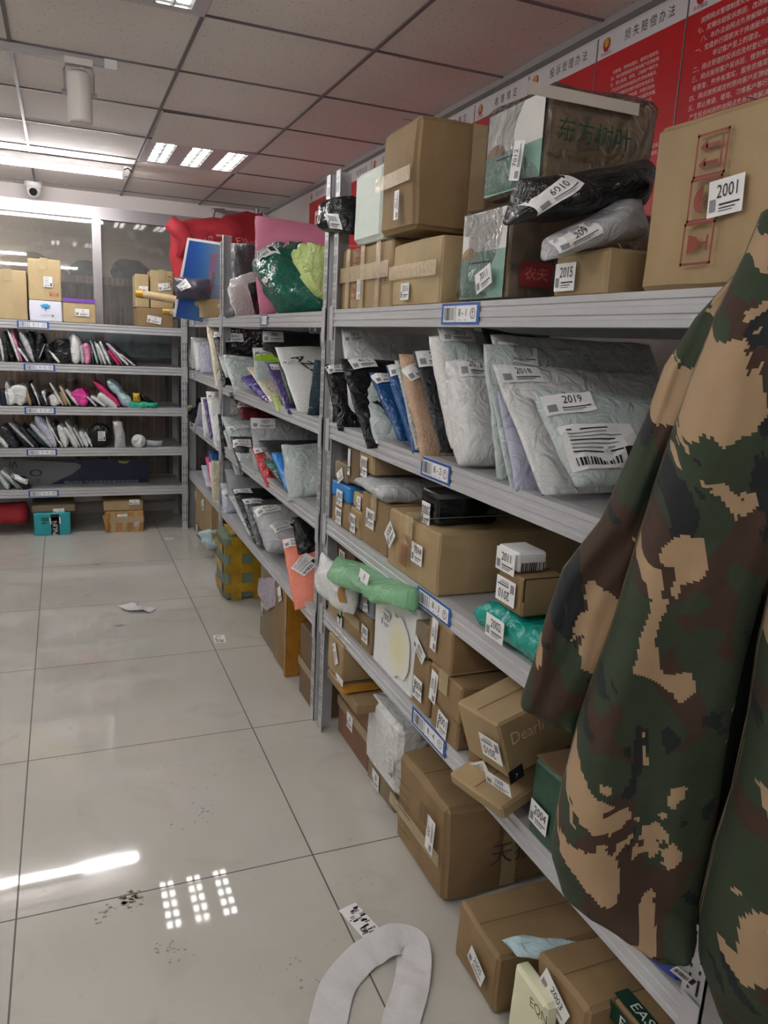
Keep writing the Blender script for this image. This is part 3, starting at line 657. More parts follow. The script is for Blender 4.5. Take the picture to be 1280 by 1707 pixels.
def txt(t, s, m=0, st=1, rot=0, x=0, y=0): return ('t', t, x, y, s, m, 0, rot, st)
A1 = rbox('battered brown box with fragile marks beside the upright, under the foam box', C_TAN, T1, .905, 650, 567, 397, d=.30, group=G81, tape='cross', jit=.006, st=[('f', 598, 482, '2001', math.pi/2, .05, .03)])
frame_art(A1, 'f', 596, 424, 'up', .055, BRINK, math.pi/2); frame_art(A1, 'f', 592, 452, 'umb', .055, BRINK, math.pi/2); frame_art(A1, 'f', 590, 483, 'glass', .055, BRINK, math.pi/2)
put(A1, 'f', 632, 462, items=[txt('唐传成李', .034, 0, 1, -.15)], mats=[INK], name='handwriting')
A2 = rbox('tan box stickered 5016 with a shiny tape band, under the tallest brown carton', C_PAL, T1, .895, 731, 653, 390, d=.30, group=G81, tape='end', jit=.005, bulge=.008, st=[('f', 675, 486, '5016', 0, .045, .04)])
A3 = rbox('tall brown carton stickered 5011 stacked above the 5016 box', C_BRN, max(A1.top, A2.top)+.004, .875, 690, 633, 190, d=.34, group=G81, tape='end', jit=.007, bev=.012, bulge=.012, st=[('f', 661, 342, '5011', math.pi/2, .06, .028)])
A4 = rbox('white foam box standing on the fragile-marked box by the rack upright', FOAM_G, A1.top+.004, .885, 634, 588, 268, d=.24, name='foam_box', group=G81, tape=None, flap=False, bev=.014, body='foam_body')
q = [X_(548, 333, .88), X_(588, 325, .90), X_(590, 392, .90), X_(548, 388, .88)]
bag('small black plastic bundle with white sticker, left of the white foam box', P_BLACK, *q, t=.11, name='plastic_bundle', cat='parcel', group=G81, p=5, lump=.012, st=[(561, 369, '3001', 0, .045, .040)])
A5 = rbox('green and tan drinks carton in clear wrap stickered 7011, standing on the shelf', C_BRN, T1, .885, 843, 767, 338, d=.40, group=G81, tape=None, flap=False, wrap=True, st=[('f', 806, 465, '7011', .35, .055, .04)])
def greenface(B, hh):
    o, r_, u_, n_ = face(B, 'f'); L, H = B.L, B.H; o = o+n_*(.0006-B.j+.006)
    f = lambda x, y, l: o+r_*x+u_*y+n_*.0006*l
    art('printed_front', B.r, f, [('r', -L*.47, .006, L*.47, H*hh, 0, 0), ('r', -L*.47, H*hh, L*.47, H*.98, 1, 0), ('r', -L*.28, H*.42, L*.18, H*.44, 2, 1), ('p', [(-L*.3+L*.17*math.cos(t), H*.48+H*.13*math.sin(t)) for t in [k*math.pi/9 for k in range(10)]], 3, 1)],
        [M('sage_green_print', 0x7FA898, .5), M('pale_silver_print', 0xD4D4CE, .4), INK, C_TAN], label='sage green and silver printed front')
greenface(A5, .55)
put(A5, 'n', 893, 458, items=[('r', -.04, -.026, .04, .026, 0, 0), ('t', '农夫', 0, 0, .03, 1, 1, 0, 1)], mats=[M('dark_red_print', 0x8E2A2E, .6), M('faded_red_print', 0xC06A60, .6)], name='printed_band', label='dark red band with pale lettering')
put(A5, 'n', 888, 426, items=[txt('红茶', .02)], mats=[GRINK], name='printed_text')
A6 = rbox('large drinks carton printed 东方树叶 in clear wrap stickered 7012, topmost of its stack', C_BRN, A5.top+.018, .885, 905, 808, 146, pD=1094, group=G81, tape=None, flap=True, wrap=True, st=[('f', 862, 268, '7012', 1.4, .06, .036)])
greenface(A6, .5)
put(A6, 'n', 992, 228, items=[txt('东方树叶', .046, 0, .98)], mats=[M('vivid_green_ink', 0x0E4A30, .6)], name='printed_text', label='dark green characters 东方树叶')
put(A6, 'n', 990, 262, items=[txt('红茶 原味茶饮料 净含量:500ml×15', .0135)], mats=[M('olive_ink', 0x6E5A30, .6)], name='printed_text')
put(A6, 'n', 975, 165, items=[('r', -.13, -.011, .13, .011, 0, 0)], mats=[M('pale_tape', 0xCFC8BC, .25)], name='tape_strip')
yb = A6.mt.to_translation().y-A6.L/2-.09
q = [Y_(868, 298, yb), Y_(1078, 268, yb), Y_(1070, 350, yb), Y_(850, 372, yb)]
bag('black plastic bundle stickered 6010 squeezed under the 东方树叶 carton', P_BLACK, *q, t=.16, name='plastic_bundle', cat='parcel', group=G81, p=5, lump=.016, edge=.012, st=[(876, 326, '6010', .75, .06, .032)])
A7 = rbox('small tan box stickered 2015 below the silver-grey bag', C_TAN, T1, .90, 1008, 921, 412, d=.16, group=G81, tape=None, jit=.005, st=[('f', 942, 462, '2015', 0, .052, .046)])
yb2 = A7.mt.to_translation().y-.02
q = [Y_(918, 392, yb2), Y_(1062, 325, yb2), Y_(1072, 396, yb2+.03), Y_(908, 436, yb2)]
bag('silver-grey plastic bag stickered 209 lying on the 2015 box', P_GREY, *q, t=.11, group=G81, p=4, lump=.010, edge=.010, st=[(942, 385, '209', .28, .06, .036)])
yN = .735; F_ = X_(1064, 476, .90); zt = X_(1092, 216, .90).z
A8 = setbox(V((.90, yN, T1)), F_.y-yN, .42, zt-T1, 0, 'very large cardboard carton stickered 2001 at the right end of the top shelf', C_TAN, group=G81, tape=None, jit=.006, bev=.01, st=[('f', 1210, 327, '2001', .06, .052, .046)])
frame_art(A8, 'f', 1186, 256, 'up', .062, BRINK, math.pi/2+.0); frame_art(A8, 'f', 1174, 332, 'umb', .062, BRINK, math.pi/2); frame_art(A8, 'f', 1162, 406, 'glass', .062, BRINK, math.pi/2)
# ------------------------------------------------------------------ shelf 8-2 mailers
G82 = 'mailers filed on shelf 8-2'
k = dict(group=G82)
rbag('black bubble mailer stickered 2001 overhanging the rack upright, leftmost on the shelf', P_BLACK, (541, 607), (563, 718), .105, .040, xf=.855, st=[(556, 614, '2001', .12, .06, .034)], p=5, **k)
rbag('tall white mailer stickered 7015 leaning at the upright end of the shelf', P_WHITE, (569, 548), (586, 728), .40, .035, xf=.905, st=[(588, 560, '7015', .1, .06, .034)], **k)
rbag('black mailer stickered 4015 sagging over the shelf edge with shiny bottom', P_BLACK, (566, 597), (612, 750), .34, .030, xf=.842, st=[(604, 598, '4015', .15, .075, .046)], br=(0, .05), **k)
rbag('crumpled white bag between the 4015 mailer and the blue 1006 mailer', P_PGRN, (589, 645), (626, 738), .20, .06, tr=(0, .03), lump=.010, edge=.010, **k)
rbag('dark blue mailer stickered 1006 slanting on shelf 8-2', P_BLUE, (616, 622), (664, 735), .075, .030, st=[(630, 630, '1006', .1, .062, .040)], p=5, **k)
rbag('dark blue mailer right of the 1006 one, its sticker cut off after the 2', P_BLUE, (643, 608), (687, 756), .12, .030, st=[(656, 616, '2', .0, .055, .040)], p=5, **k)
rbag('tan bubble mailer with silver lining edge on shelf 8-2', BUB_T, (665, 590), (703, 768), .10, .035, st=[(688, 620, '3', .3, .055, .042)], p=5, **k)
rbag('silver bubble film sleeve pressed against the tan bubble mailer', BUB_S, (658, 600), (692, 752), .09, .02, p=5, **k)
rbag('charcoal mailer stickered 200 behind the tan bubble mailer', P_CHAR, (688, 583), (733, 755), .20, .03, st=[(708, 597, '200', -.05, .075, .048)], **k)
rbag('narrow white bubble mailer left of the 2012 bag', BUB_W, (714, 560), (752, 748), .10, .05, p=5, **k)
rbag('pale green-grey mailer stickered 2012 rising behind the 2013 roll', P_PGRN, (730, 547), (768, 750), .34, .035, xf=.89, st=[(762, 558, '2012', -.02, .075, .034)], **k)
rbag('fat white wrapped roll stickered 2013 standing at the shelf front', P_WHITE, (742, 602), (764, 778), .125, .085, st=[(786, 608, '2013', -.04, .066, .046)], p=5, lump=.006, **k)
rbag('pale green-grey mailer right of the 2013 roll', P_PGRN, (805, 572), (828, 800), .30, .03, **k)
rbag('limp pale green mailer hanging low between the 2013 roll and the lavender bag', P_PGRN, (816, 640), (851, 822), .16, .02, **k)
rbag('lavender-grey mailer left of the 2018 bag', P_LAV, (829, 650), (860, 820), .26, .035, **k)
rbag('grey mailer stickered 2017 with its dark end rolled over', P_GREY, (818, 558), (875, 800), .46, .03, xf=.905, tr=(0, .0), st=[(848, 590, '2017', -.22, .078, .044)], lump=.008, **k)
rbag('big white mailer stickered 2018, second from the right on the shelf', P_WHITE, (820, 606), (903, 826), .44, .040, xf=.855, tr=(0, -.01), st=[(858, 620, '2018', -.04, .085, .044)], **k)
q = [X_(885, 650, .87), None, None, X_(958, 815, .87)]
q[1] = q[0]+V((.46, -.03, -.02)); q[2] = q[3]+V((.42, -.02, .035))
bag('large pale grey mailer stickered 2019 with a shipping label, frontmost on shelf 8-2', P_PGRN, *q, t=.075, st=[(922, 664, '2019', -.04, .078, .040), dict(px=972, py=735, rot=-.08, w=.15, h=.10, kind='ship', name='shipping_label', label='white shipping label with barcode')], lump=.007, **k)
q = [X_(850, 548, .98), None, None, X_(905, 740, .98)]; q[1] = q[0]+V((.30, .05, -.02)); q[2] = q[3]+V((.3, .05, 0))
bag('dark charcoal bag lying behind the 2017 mailer under the top shelf', P_CHAR, *[v+V((0, .14, 0)) for v in q], t=.06, group=G82)
# ------------------------------------------------------------------ shelf 8-3
G83 = 'parcels on shelf 8-3'
k = dict(group=G83)
B1 = rbox('small brown box, bottom left corner of shelf 8-3', C_BRN, T3, .885, 581, 552, 842, d=.25, tape=None, st=[('f', 564, 860, '8008', 0, .05, .05)], **k)
B2 = rbox('small taped box right of the corner box on shelf 8-3', C_TAN, T3, .885, 600, 582, 856, d=.22, tape='end', st=[('f', 588, 872, '8007', 0, .04, .055)], **k)
rbox('bright blue and white carton on the left end of shelf 8-3', M('blue_card', 0x2A7CC4, .5), B1.top, .885, 582, 553, 815, d=.10, tape=None, flap=False, st=[('f', 566, 830, '8010', 0, .05, .05)], **k)
B3 = rbox('small pale box hidden behind the blue carton', C_PAL, B2.top, .90, 606, 588, 828, d=.2, tape=None, st=[('f', 598, 838, '8', 0, .03, .04)], **k)
B4 = rbox('small box with torn sticker on top of the blue carton', C_GRY, B1.top+.062, .89, 578, 558, 776, d=.2, tape=None, st=[('f', 567, 793, '8', .5, .05, .036)], **k)
rbox('thin tall brown box on edge, left of the box tucked under shelf 8-2', C_DRK, B2.top+.075, .895, 598, 578, 738, d=.18, tape=None, jit=.002, st=[('f', 582, 770, '', 0, .02, .08)], **k)
B5 = rbox('mid-size brown carton carrying the silver-grey parcel', C_BRN, T3, .89, 645, 602, 842, d=.34, tape='top', jit=.004, st=[('f', 617, 865, '8007', 0, .055, .055)], **k)
q = [X_(582, 800, .88), None, None, X_(590, 822, .88)]
zz = B5.top; yy = (B5.mt @ V((0, 0, 0))).y
bag('silver-grey plastic-wrapped flat parcel with a crumpled white end', P_GREY, V((.86, yy-B5.L*.55, zz+.030)), V((1.32, yy-B5.L*.55, zz+.030)), V((1.32, yy+B5.L*.6, zz+.030)), V((.86, yy+B5.L*.6, zz+.030)), t=.058, p=8, lump=.006, name='plastic_parcel', cat='parcel', **k)
B6 = rbox('brown carton tucked directly under shelf 8-2 on the silver-grey parcel', C_TAN, zz+.062, .89, 622, 599, 752, d=.38, tape=None, st=[('f', 607, 778, '8003', 0, .045, .06)], **k)
B7 = rbox('large brown carton stickered 7014 at the front of shelf 8-3', C_TAN, T3, .875, 727, 645, 892, d=.42, tape='top', jit=.005, bulge=.006, st=[('f', 695, 923, '7014', 0, .055, .05), ('f', 650, 891, '5006', .9, .05, .05)], **k)
for i in range(4): put(B7, 'f', 682+i*3, 897+i*6, items=[txt('纸箱标识 小心轻放', .010)], mats=[BRINK], name='printed_text')
put(B7, 'f', 672, 925, items=bars(-.03, .03, -.03, .03, 0, 0, random.Random(2), 16), mats=[BRINK], name='printed_barcode')
B8 = rbox('glossy black box with a seam line lying on the 7014 carton', GLOSSBLK, B7.top+.006, .90, 728, 700, 825, pD=832, name='glossy_box', tape=None, flap=False, bev=.006, st=[('f', 710, 857, '0007', 0, .042, .06)], **k)
put(B8, 'n', 785, 862, items=[('r', -.14, .0, .14, .0022, 0, 0), txt('PREMIUM', .0001)][:1], mats=[GREYINK], name='seam_line')
put(B8, 't', 770, 828, items=[('r', -.03, -.08, .03, .08, 0, 0)], mats=[M('grey_sheet', 0x4C5458, .2)], name='cover_sheet')
B9 = setbox(V((.845, 0, 0)), .1, .1, .1, 0, 'x', C_BRN) if False else None
yT = Z_(905, 1085, T3).y
TEAL = [V((.86, 1.165, T3+.040)), V((1.20, 1.165, T3+.040)), V((1.20, 1.47, T3+.040)), V((.86, 1.47, T3+.040))]
bag('teal plastic parcel stickered 2002 lying flat at the shelf edge', P_TEAL, *TEAL, t=.078, p=8, lump=.007, edge=.01, name='plastic_parcel', cat='parcel', **k)
zt2 = T3+.080
B10 = rbox('small brown box with upside-down sticker 2010 on the teal parcel', C_BRN, zt2, .885, 868, 826, 967, pD=945, tape=None, st=[('f', 843, 985, '2010', math.pi, .062, .05)], **k)
put(B10, 'n', 905, 985, items=[('r', -.05, -.022, -.046, .03, 0, 0), ('r', -.05, .027, .06, .03, 0, 0), ('r', .056, -.022, .06, .03, 0, 0)], mats=[INK], name='printed_frame')
B11 = rbox('small white box stickered 2011 stacked on the 2010 box', PAPER, B10.top+.003, .89, 862, 828, 922, pD=913, tape=None, flap=False, st=[('f', 843, 935, '2011', 0, .062, .046)], **k)
put(B11, 'n', 888, 945, items=bars(-.03, .03, -.012, .010, 0, 0, random.Random(5), 12), mats=[INK], name='barcode')
setbox(V((1.27, 1.20, T3)), .012, .16, .26, .0, 'thin grey cardboard sheet standing behind the 2011 box', C_GRY, name='cardboard_sheet', cat='cardboard', tape=None, flap=False, group=None)
# teal parcel sticker on its near side
r8 = [o for o in COL.objects if o.get('label', '').startswith('teal plastic parcel')][0]
P0 = V((.852, 0, 0)); 
def ff(x, y, l): return V((.852-.0008*l, ycen-x, T3+.042+y))
ycen = X_(827, 1037, .855).y
art('sticker', r8, ff, sticker_items('2002', .075, .052), SMATS)
# ------------------------------------------------------------------ shelf 8-4
G84 = 'parcels on shelf 8-4'
k = dict(group=G84)
C1 = rbox('brown box with green tape, first on shelf 8-4 next to the upright', C_TAN, T4, .885, 571, 546, 1003, d=.25, tape=None, st=[('f', 566, 1040, '8', 0, .04, .055)], **k)
put(C1, 'f', 566, 1016, items=[('r', -.02, -.03, .02, .035, 0, 0)], mats=[M('green_tape', 0x7E9A70, .3)], name='green_tape')
C2 = rbox('brown box with a dark bottom edge, second from the upright on shelf 8-4', C_BRN, T4, .885, 600, 572, 1022, d=.25, tape='end', **k)
C3 = rbox('small brown box right below the grey box with the black ring', C_BRN, T4, .885, 617, 600, 1036, d=.22, tape=None, st=[('f', 608, 1057, '8001', 0, .045, .05)], **k)
C4 = rbox('grey box with a black ring print between the pink-marked box and the foam box', M('grey_card', 0x8E9298, .5), C3.top+.002, .885, 619, 596, 982, d=.2, tape=None, flap=False, st=[('f', 609, 1005, '8002', .2, .035, .05)], **k)
C5 = rbox('brown box with red print standing on the second box of shelf 8-4', C_BRN, C2.top+.002, .885, 597, 582, 978, d=.2, tape=None, st=[('f', 589, 996, '8008', 1.4, .06, .03)], **k)
q = [V((.85, sx(588, V((.86, 0, C1.top+.05)), V((0, 1, 0))), C1.top+.055)), None, None, None]
y0, y1 = sx(590, V((.86, 0, C1.top)), V((0, 1, 0))), sx(541, V((.86, 0, C1.top)), V((0, 1, 0)))
bag('white plastic bag showing orange contents, on the first two boxes of shelf 8-4', P_WHITE, V((.84, y1-.03, C1.top+.15)), V((.85, y0, C1.top+.12)), V((.86, y0, C1.top+.01)), V((.85, y1-.01, C1.top+.012)), t=.10, p=3, lump=.012, edge=.012, name='plastic_parcel', cat='parcel',
    st=[dict(px=566, py=985, items=[('r', -.012, -.035, .012, .035, 0, 0)], mats=[C_ORG], w=.024, h=.07, name='orange_contents', label='orange patch')], **k)
rbox('brown box tucked under shelf 8-3 behind the white plastic bag', C_DRK, C1.top+.002, .93, 588, 560, 914, d=.2, tape=None, st=[('f', 570, 930, '8001', 0, .05, .05)], **k)
C6 = rbox('tall white foam box with a yellow stain, standing on shelf 8-4', FOAM, T4, .875, 686, 619, 1022, d=.34, name='foam_box', tape=None, flap=False, bev=.014, jit=.003, st=[('f', 643, 1033, '7005', 0, .052, .05)], body='foam_body', **k)
o_, r_, u_, n_ = face(C6, 'f'); pc = onplane(664, 1080, o_, n_); rn = random.Random(3)
for kk, (sc, cc) in enumerate(((1.15, 0xECECE2), (.95, 0xEBEBD8), (.75, 0xEAEACE), (.55, 0xE9E9C6), (.35, 0xE8E7BE))):
    art('stain', C6.r, lambda x, y, l: pc+r_*x+u_*y+n_*(.0006+.0003*kk), [('p', [(sc*.075*math.cos(t)*rn.uniform(.85, 1.1), sc*.085*math.sin(t)*rn.uniform(.85, 1.1)) for t in [j*math.pi/12 for j in range(24)]], 0, 0)], [M('yellow_stain_%d' % kk, cc, .7)], label='yellowish stain')
y2 = (C6.mt @ V((0, 0, 0))).y
bag('light green bubble-wrap bundle lying over the small boxes and the foam box', P_LGREEN, X_(564, 928, .855), X_(690, 985, .855), X_(690, 1016, .855), X_(570, 968, .855), t=.14, p=4, lump=.012, edge=.012, name='plastic_bundle', cat='parcel', **k)
gr = [o for o in COL.objects if o.get('label', '').startswith('light green bubble')][0]
Pg = X_(605, 966, .79); art('sticker', gr, lambda x, y, l: V((.79-.0008*l+y*.2, Pg.y-x, Pg.z+y)), sticker_items('8', .075, .05), SMATS)
C7 = rbox('plain brown carton between the foam box and the 3005 stack', C_BRN, T4, .88, 712, 680, 1108, d=.3, tape=None, st=[('f', 696, 1148, '8006', 0, .045, .055)], **k)
C8 = rbox('small box in clear plastic on the carton right of the foam box', C_GRY, C7.top+.002, .88, 712, 686, 1048, d=.18, tape=None, st=[('f', 699, 1083, '8005', -.5, .06, .035)], **k)
C9 = rbox('low brown box at the bottom of the 3005 stack with a round brown stamp', C_BRN, T4, .875, 760, 717, 1207, d=.34, tape=None, st=[('f', 737, 1208, '8001', -.1, .045, .055)], **k)
o_, r_, u_, n_ = face(C9, 'n'); pc9 = onplane(781, 1229, o_, n_)
art('round_stamp', C9.r, lambda x, y, l: pc9+r_*x+u_*y+n_*.0008, [('p', [(R1*math.cos(a), R1*math.sin(a)), (R1*math.cos(b_), R1*math.sin(b_)), (R1*.8*math.cos(b_), R1*.8*math.sin(b_)), (R1*.8*math.cos(a), R1*.8*math.sin(a))], 0, 0) for R1 in (.016, .010) for a, b_ in [(j*math.pi/8, (j+1)*math.pi/8) for j in range(16)]], [BRINK])
C10 = rbox('brown box with sideways sticker 3005, middle of its stack', C_BRN, C9.top+.002, .87, 765, 715, 1149, d=.40, tape='top', st=[('f', 723, 1145, '3005', 1.45, .07, .034)], **k)
C11 = rbox('largest brown box on top of the 3005 stack, under tag 8-3', C_BRN, C10.top+.002, .87, 749, 712, 1056, d=.42, tape=None, jit=.004, st=[('f', 724, 1058, '8001', 1.5, .07, .030)], **k)
# leaning cartons
def leanbox(N, L, D, H, rz, tilt, *a, **kw): return setbox(N, L, D, H, rz, *a, tilt=tilt, **kw)
C12 = leanbox(V((.83, 1.225, T4+.045)), .18, .30, .020+.012, .20, (-.05, -.28), 'flat brown carton stickered 1009 with a black end band, propped under the Dearlreal carton', C_TAN, tape=None, st=[('f', 830, 1305, '1009', 0, .062, .03)], **k)
put(C12, 'n', 860, 1290, items=[('r', -.02, -.016, .02, .016, 0, 0), ('t', '7', .0, -.004, .014, 1, 1, 0, 1)], mats=[INK, WHINK], name='black_band')
C13 = leanbox(V((.84, 1.23, T4+.13)), .16, .30, .13, .10, (-.12, -.25), 'brown carton printed Dearlreal with upside-down sticker 2010, tilted on shelf 8-4', C_TAN, tape=None, st=[('f', 818, 1248, '2010', math.pi, .06, .05)], **k)
put(C13, 'n', 893, 1212, items=[txt('Dearlreal', .040, 0, .9)], mats=[M('pale_print', 0xDCC8AA, .6)], name='printed_text', label='pale lettering Dearlreal')
C14 = leanbox(V((.865, 1.37, T4+.002)), .05, .10, .10, .3, (0, -.1), 'small brown box with sticker 2001 peeking out left of the 1009 carton', C_BRN, tape=None, st=[('f', 799, 1284, '2001', .6, .05, .036)], **k)
C15 = rbox('green wrapped box with brown top stickered 2004 beside the camouflage jacket', M('green_card', 0x1F4A36, .35, .2, 30), T4, .875, 938, 880, 1318, d=.24, tape=None, st=[('f', 898, 1362, '2004', -.05, .05, .046)], **k)
tp = MB(); tp.box((-.12, -C15.L/2+.003, C15.H+.006), (.12, C15.L/2-.003, C15.H+.009)); tp.v = [C15.mt @ v for v in tp.v]; tp.obj('brown_top', C_DRK, C15.r)
q0 = Z_(1128, 1640, T4+.004)
setbox(q0, .09, .12, .03, .2, 'small blue printed packet on shelf 8-4 below the jacket hem', M('deep_blue_card', 0x1E3C9C, .4), name='blue_packet', cat='packet', tape=None, flap=False, st=[('t', 1150, 1622, '', 0, .04, .05, 'ship')])
# ------------------------------------------------------------------ floor under rack 8
G8F = 'cartons on the floor below rack 8'
k = dict(group=G8F)
D1 = rbox('red-brown taped box on the floor next to the rack upright', C_RED, 0, .95, 612, 563, 1168, d=.28, tape='end', st=[('f', 583, 1203, '8', 0, .05, .055)], **k)
D2 = setbox(V((.86, 2.175, D1.top+.004)), .31, .36, .036, 0, 'flat open brown lid box lying on the red-brown box', C_BRN, tape=None, st=[('f', 566, 1133, '8', 0, .06, .022)], **k)
put(D2, 't', 612, 1145, items=[('r', -.03, -.10, .03, .10, 0, 0)], mats=[BTAPE], name='brown_tape')
D3 = rbox('small brown box with sideways sticker on the flat lid box, under shelf 8-4', C_TAN, D2.top+.002, .865, 569, 546, 1078, d=.16, tape=None, jit=.003, st=[('f', 559, 1090, '2001', -1.0, .06, .034)], **k)
D4 = rbox('brown box on the floor beneath the white wrapped box', C_GRY, 0, .945, 655, 612, 1318, d=.28, tape=None, st=[('f', 626, 1300, '8', 0, .05, .055)], **k)
D5 = rbox('white plastic-wrapped box on a brown box, left of the big taped carton', P_WHITE, D4.top+.004, .93, 660, 609, 1218, d=.30, tape=None, flap=False, bev=.015, bulge=.006, jit=.004, st=[('f', 652, 1280, '', 0, .03, .07, 'ship')], name='wrapped_box', body='wrapped_body', **k)
D6 = fbox('huge battered brown carton stickered 5001 with handwriting, on the floor', C_BRN, (737, 1508), (657, 1392), 1352, d=.38, tape='end', jit=.012, bev=.014, bulge=.010, st=[('f', 717, 1392, '5001', 1.5, .085, .04)], **k)
put(D6, 'n', 855, 1420, items=[txt('天猫', .075, 0, 1)], mats=[M('purple_marker', 0x5A3C4C, .6)], name='handwriting')
put(D6, 'f', 708, 1358, items=bars(-.03, .03, -.03, .03, 0, 0, random.Random(8), 10), mats=[M('dark_brown_print', 0x5A4A38, .6)], name='printed_barcode')
for i in range(6): put(D6, 'f', 676, 1310+i*16, items=[('r', -.05, -.0015, .03, .0015, 0, 0)], mats=[M('dark_brown_print', 0x5A4A38, .6)], name='printed_line')
D7 = fbox('brown carton stickered 2005 with a scuffed top, on the floor near the front', C_BRN, (822, 1695), (758, 1588), 1600, d=.30, tape=None, jit=.008, bev=.008, bulge=.006, st=[('f', 794, 1610, '2005', -.35, .06, .042)], **k)
D8 = setbox(V((.845, 1.035, 0)), .12, .035, .222, 0, 'pale yellow-green foam slab with handwriting between the 2005 and 2003 cartons', M('pale_yellow_foam', 0xE4E4C4, .6, .1, 60), name='foam_box', tape=None, flap=False, bev=.008, body='foam_body', **k)
put(D8, 'f', 898, 1686, items=[txt('EQN', .03, 0, 1, .1)], mats=[M('green_marker', 0x4A5A2A, .6)], name='handwriting')
bag('clear plastic parcel with printed sheet resting between the two front cartons', P_CYAN, V((.87, 1.24, .20)), V((1.0, 1.13, .245)), V((.97, 1.10, .235)), V((.85, 1.15, .235)), t=.03, name='plastic_parcel', cat='parcel', lump=.008, edge=.01, **k)
D9 = setbox(V((.885, .962, 0)), .165, .24, .268, 0, 'brown carton stickered 2003 with creased top, at the front right', C_BRN, tape=None, jit=.008, bev=.009, st=[('f', 924, 1662, '2003', -.4, .075, .046)], **k)
D10 = setbox(V((.945, .83, 0)), .125, .20, .285, 0, 'brown carton with green EASY lettered tape, frontmost at the bottom edge', C_BRN, tape=None, flap=False, jit=.004, **k)
GT = M('dark_green_tape', 0x12382C, .3)
ob = D10.mt
art('lettered_tape', D10.r, lambda x, y, l: ob @ V((-.098+y, -x, D10.H+.005+.0006*l)), [('r', -.07, 0, .07, .034, 0, 0), ('t', 'EASY', 0, .017, .030, 1, 1, 0, 1.1)], [GT, WHINK], label='dark green tape lettered EASY')
art('lettered_tape', D10.r, lambda x, y, l: ob @ V((-.1-.005-.0006*l, -x, y)), [('r', -.07, .238, .07, .278, 0, 0), ('t', 'EASY', 0, .258, .034, 1, 1, 0, 1.1)], [GT, WHINK], label='dark green tape lettered EASY')
art('lettered_tape', D10.r, lambda x, y, l: ob @ V((x, -.075-.005-.0006*l, y)), [('r', -.095, .238, .095, .278, 0, 0), ('t', 'EASY EASY', 0, .258, .034, 1, 1, 0, 1)], [GT, WHINK], label='dark green tape lettered EASY')
# ================================================================== RACK 7 / far corner rack, top shelf
G71 = 'bundles on the top shelf of the middle and far racks'
k = dict(group=G71)
S1, S2, S3, S4 = L7
def vquad(px4, y0, dx=0): return [Y_(p[0], p[1], y0) for p in px4]
# pink sheet: vertical folded board leaning, seen behind the green bag
PKM = M('pink_woven_fabric', 0xE08AA6, .8, .3, 90, .05, 8)
q = [X_(425, 358, 1.05), X_(545, 376, 1.18), X_(545, 505, 1.18), X_(431, 534, .86)]
bag('large pink fabric sack standing behind the green bag on the middle rack', PKM, X_(425, 360, .95), X_(556, 380, 1.25), X_(556, 480, 1.25), X_(432, 532, .90), t=.10, p=6, lump=.008, name='fabric_sack', cat='sack', **k)
q = vquad([(432, 425), (548, 418), (548, 522), (448, 528)], 3.05)
q = [X_(418, 438, .89), X_(540, 414, 1.10), X_(545, 516, 1.0), X_(468, 524, .885)]
bag('big glossy dark green plastic bag with a shipping label, bulging on the middle rack', P_GREEN, *q, t=.28, p=2.4, lump=.020, edge=.02, name='plastic_bag', cat='bag', nu=20, nv=20, fr=7,
    st=[dict(px=452, py=432, rot=.32, w=.17, h=.085, kind='ship', name='shipping_label', label='white shipping label with fine print'), (440, 468, '', -.3, .05, .05)], **k)
q = [X_(498, 425, .90), X_(560, 408, .98), X_(556, 495, .98), X_(518, 492, .88)]
bag('pale lime plastic bundle twisted against the rack upright', P_LIME, *q, t=.16, p=2.6, lump=.03, edge=.012, name='plastic_bundle', cat='bag', nu=18, nv=18, **k)
q = [X_(414, 470, .885), X_(434, 470, .93), X_(436, 530, .93), X_(428, 532, .88)]
bag('black plastic bag end hanging beside the pink sack corner', P_BLACK, *q, t=.06, lump=.01, name='plastic_bag', cat='bag', **k)
q = [X_(385, 478, .885), X_(425, 452, 1.0), X_(424, 520, 1.0), X_(394, 526, .88)]
bag('crumpled whitish plastic bag between the grey wrapped bundle and the green bag', P_WHITE, *q, t=.14, p=3, lump=.02, edge=.015, name='plastic_bag', cat='bag', nu=16, nv=16, **k)
q = [X_(384, 405, .90), X_(428, 410, 1.05), X_(424, 515, 1.05), X_(388, 500, .90)]
bag('tall dark grey bundle in shiny clear plastic just beyond the rack upright', P_DGREY, *q, t=.16, p=5, lump=.012, name='plastic_bundle', cat='bag', **k)
q = [X_(374, 520, .872), X_(388, 512, .872), X_(390, 528, .872), X_(376, 530, .872)]
bag('small grey plastic tail hanging at the shelf edge by the upright', P_DGREY, *q, t=.02, name='plastic_scrap', cat='plastic', nu=6, nv=6)
# red express sack far corner
REDC = M('red_sack_fabric', 0xA82632, .75, .35, 30, .12, 8)
yy = 5.75
r = root('red_sack', Y_(355, 440, yy), 0, 'big red woven courier sack lettered J&T EXPRESS slumped in the far corner', 'sack')
vs, fs, Sf, n_ = bagmesh(Y_(283, 372, yy-.05), Y_(440, 352, yy+.1), Y_(440, 480, yy+.1), Y_(292, 480, yy-.05), .30, 77, 3, .02, .03, 18, 16, 6)
mesh('sack_body', vs, fs, REDC, r, smooth=True)
PALR = M('pale_red_print', 0xD88A84, .6)
f = lambda x, y, l: Sf(.5+x, .5-y, 1, .010+.001*l)
art('printed_text', r, f, [('t', 'J&T', -.12, .14, .24, 0, 0, 0, .75), ('t', 'EXPRESS', .23, .08, .13, 0, 0, 0, .62)], [PALR], label='faded lettering J&T EXPRESS')
b = MB(); b.tube([Y_(283, 370, 5.62), Y_(300, 385, 5.60), Y_(312, 402, 5.60), Y_(300, 430, 5.62)], [.05, .06, .055, .03], n=12); b.obj('strap_fold', REDC, r, smooth=True)
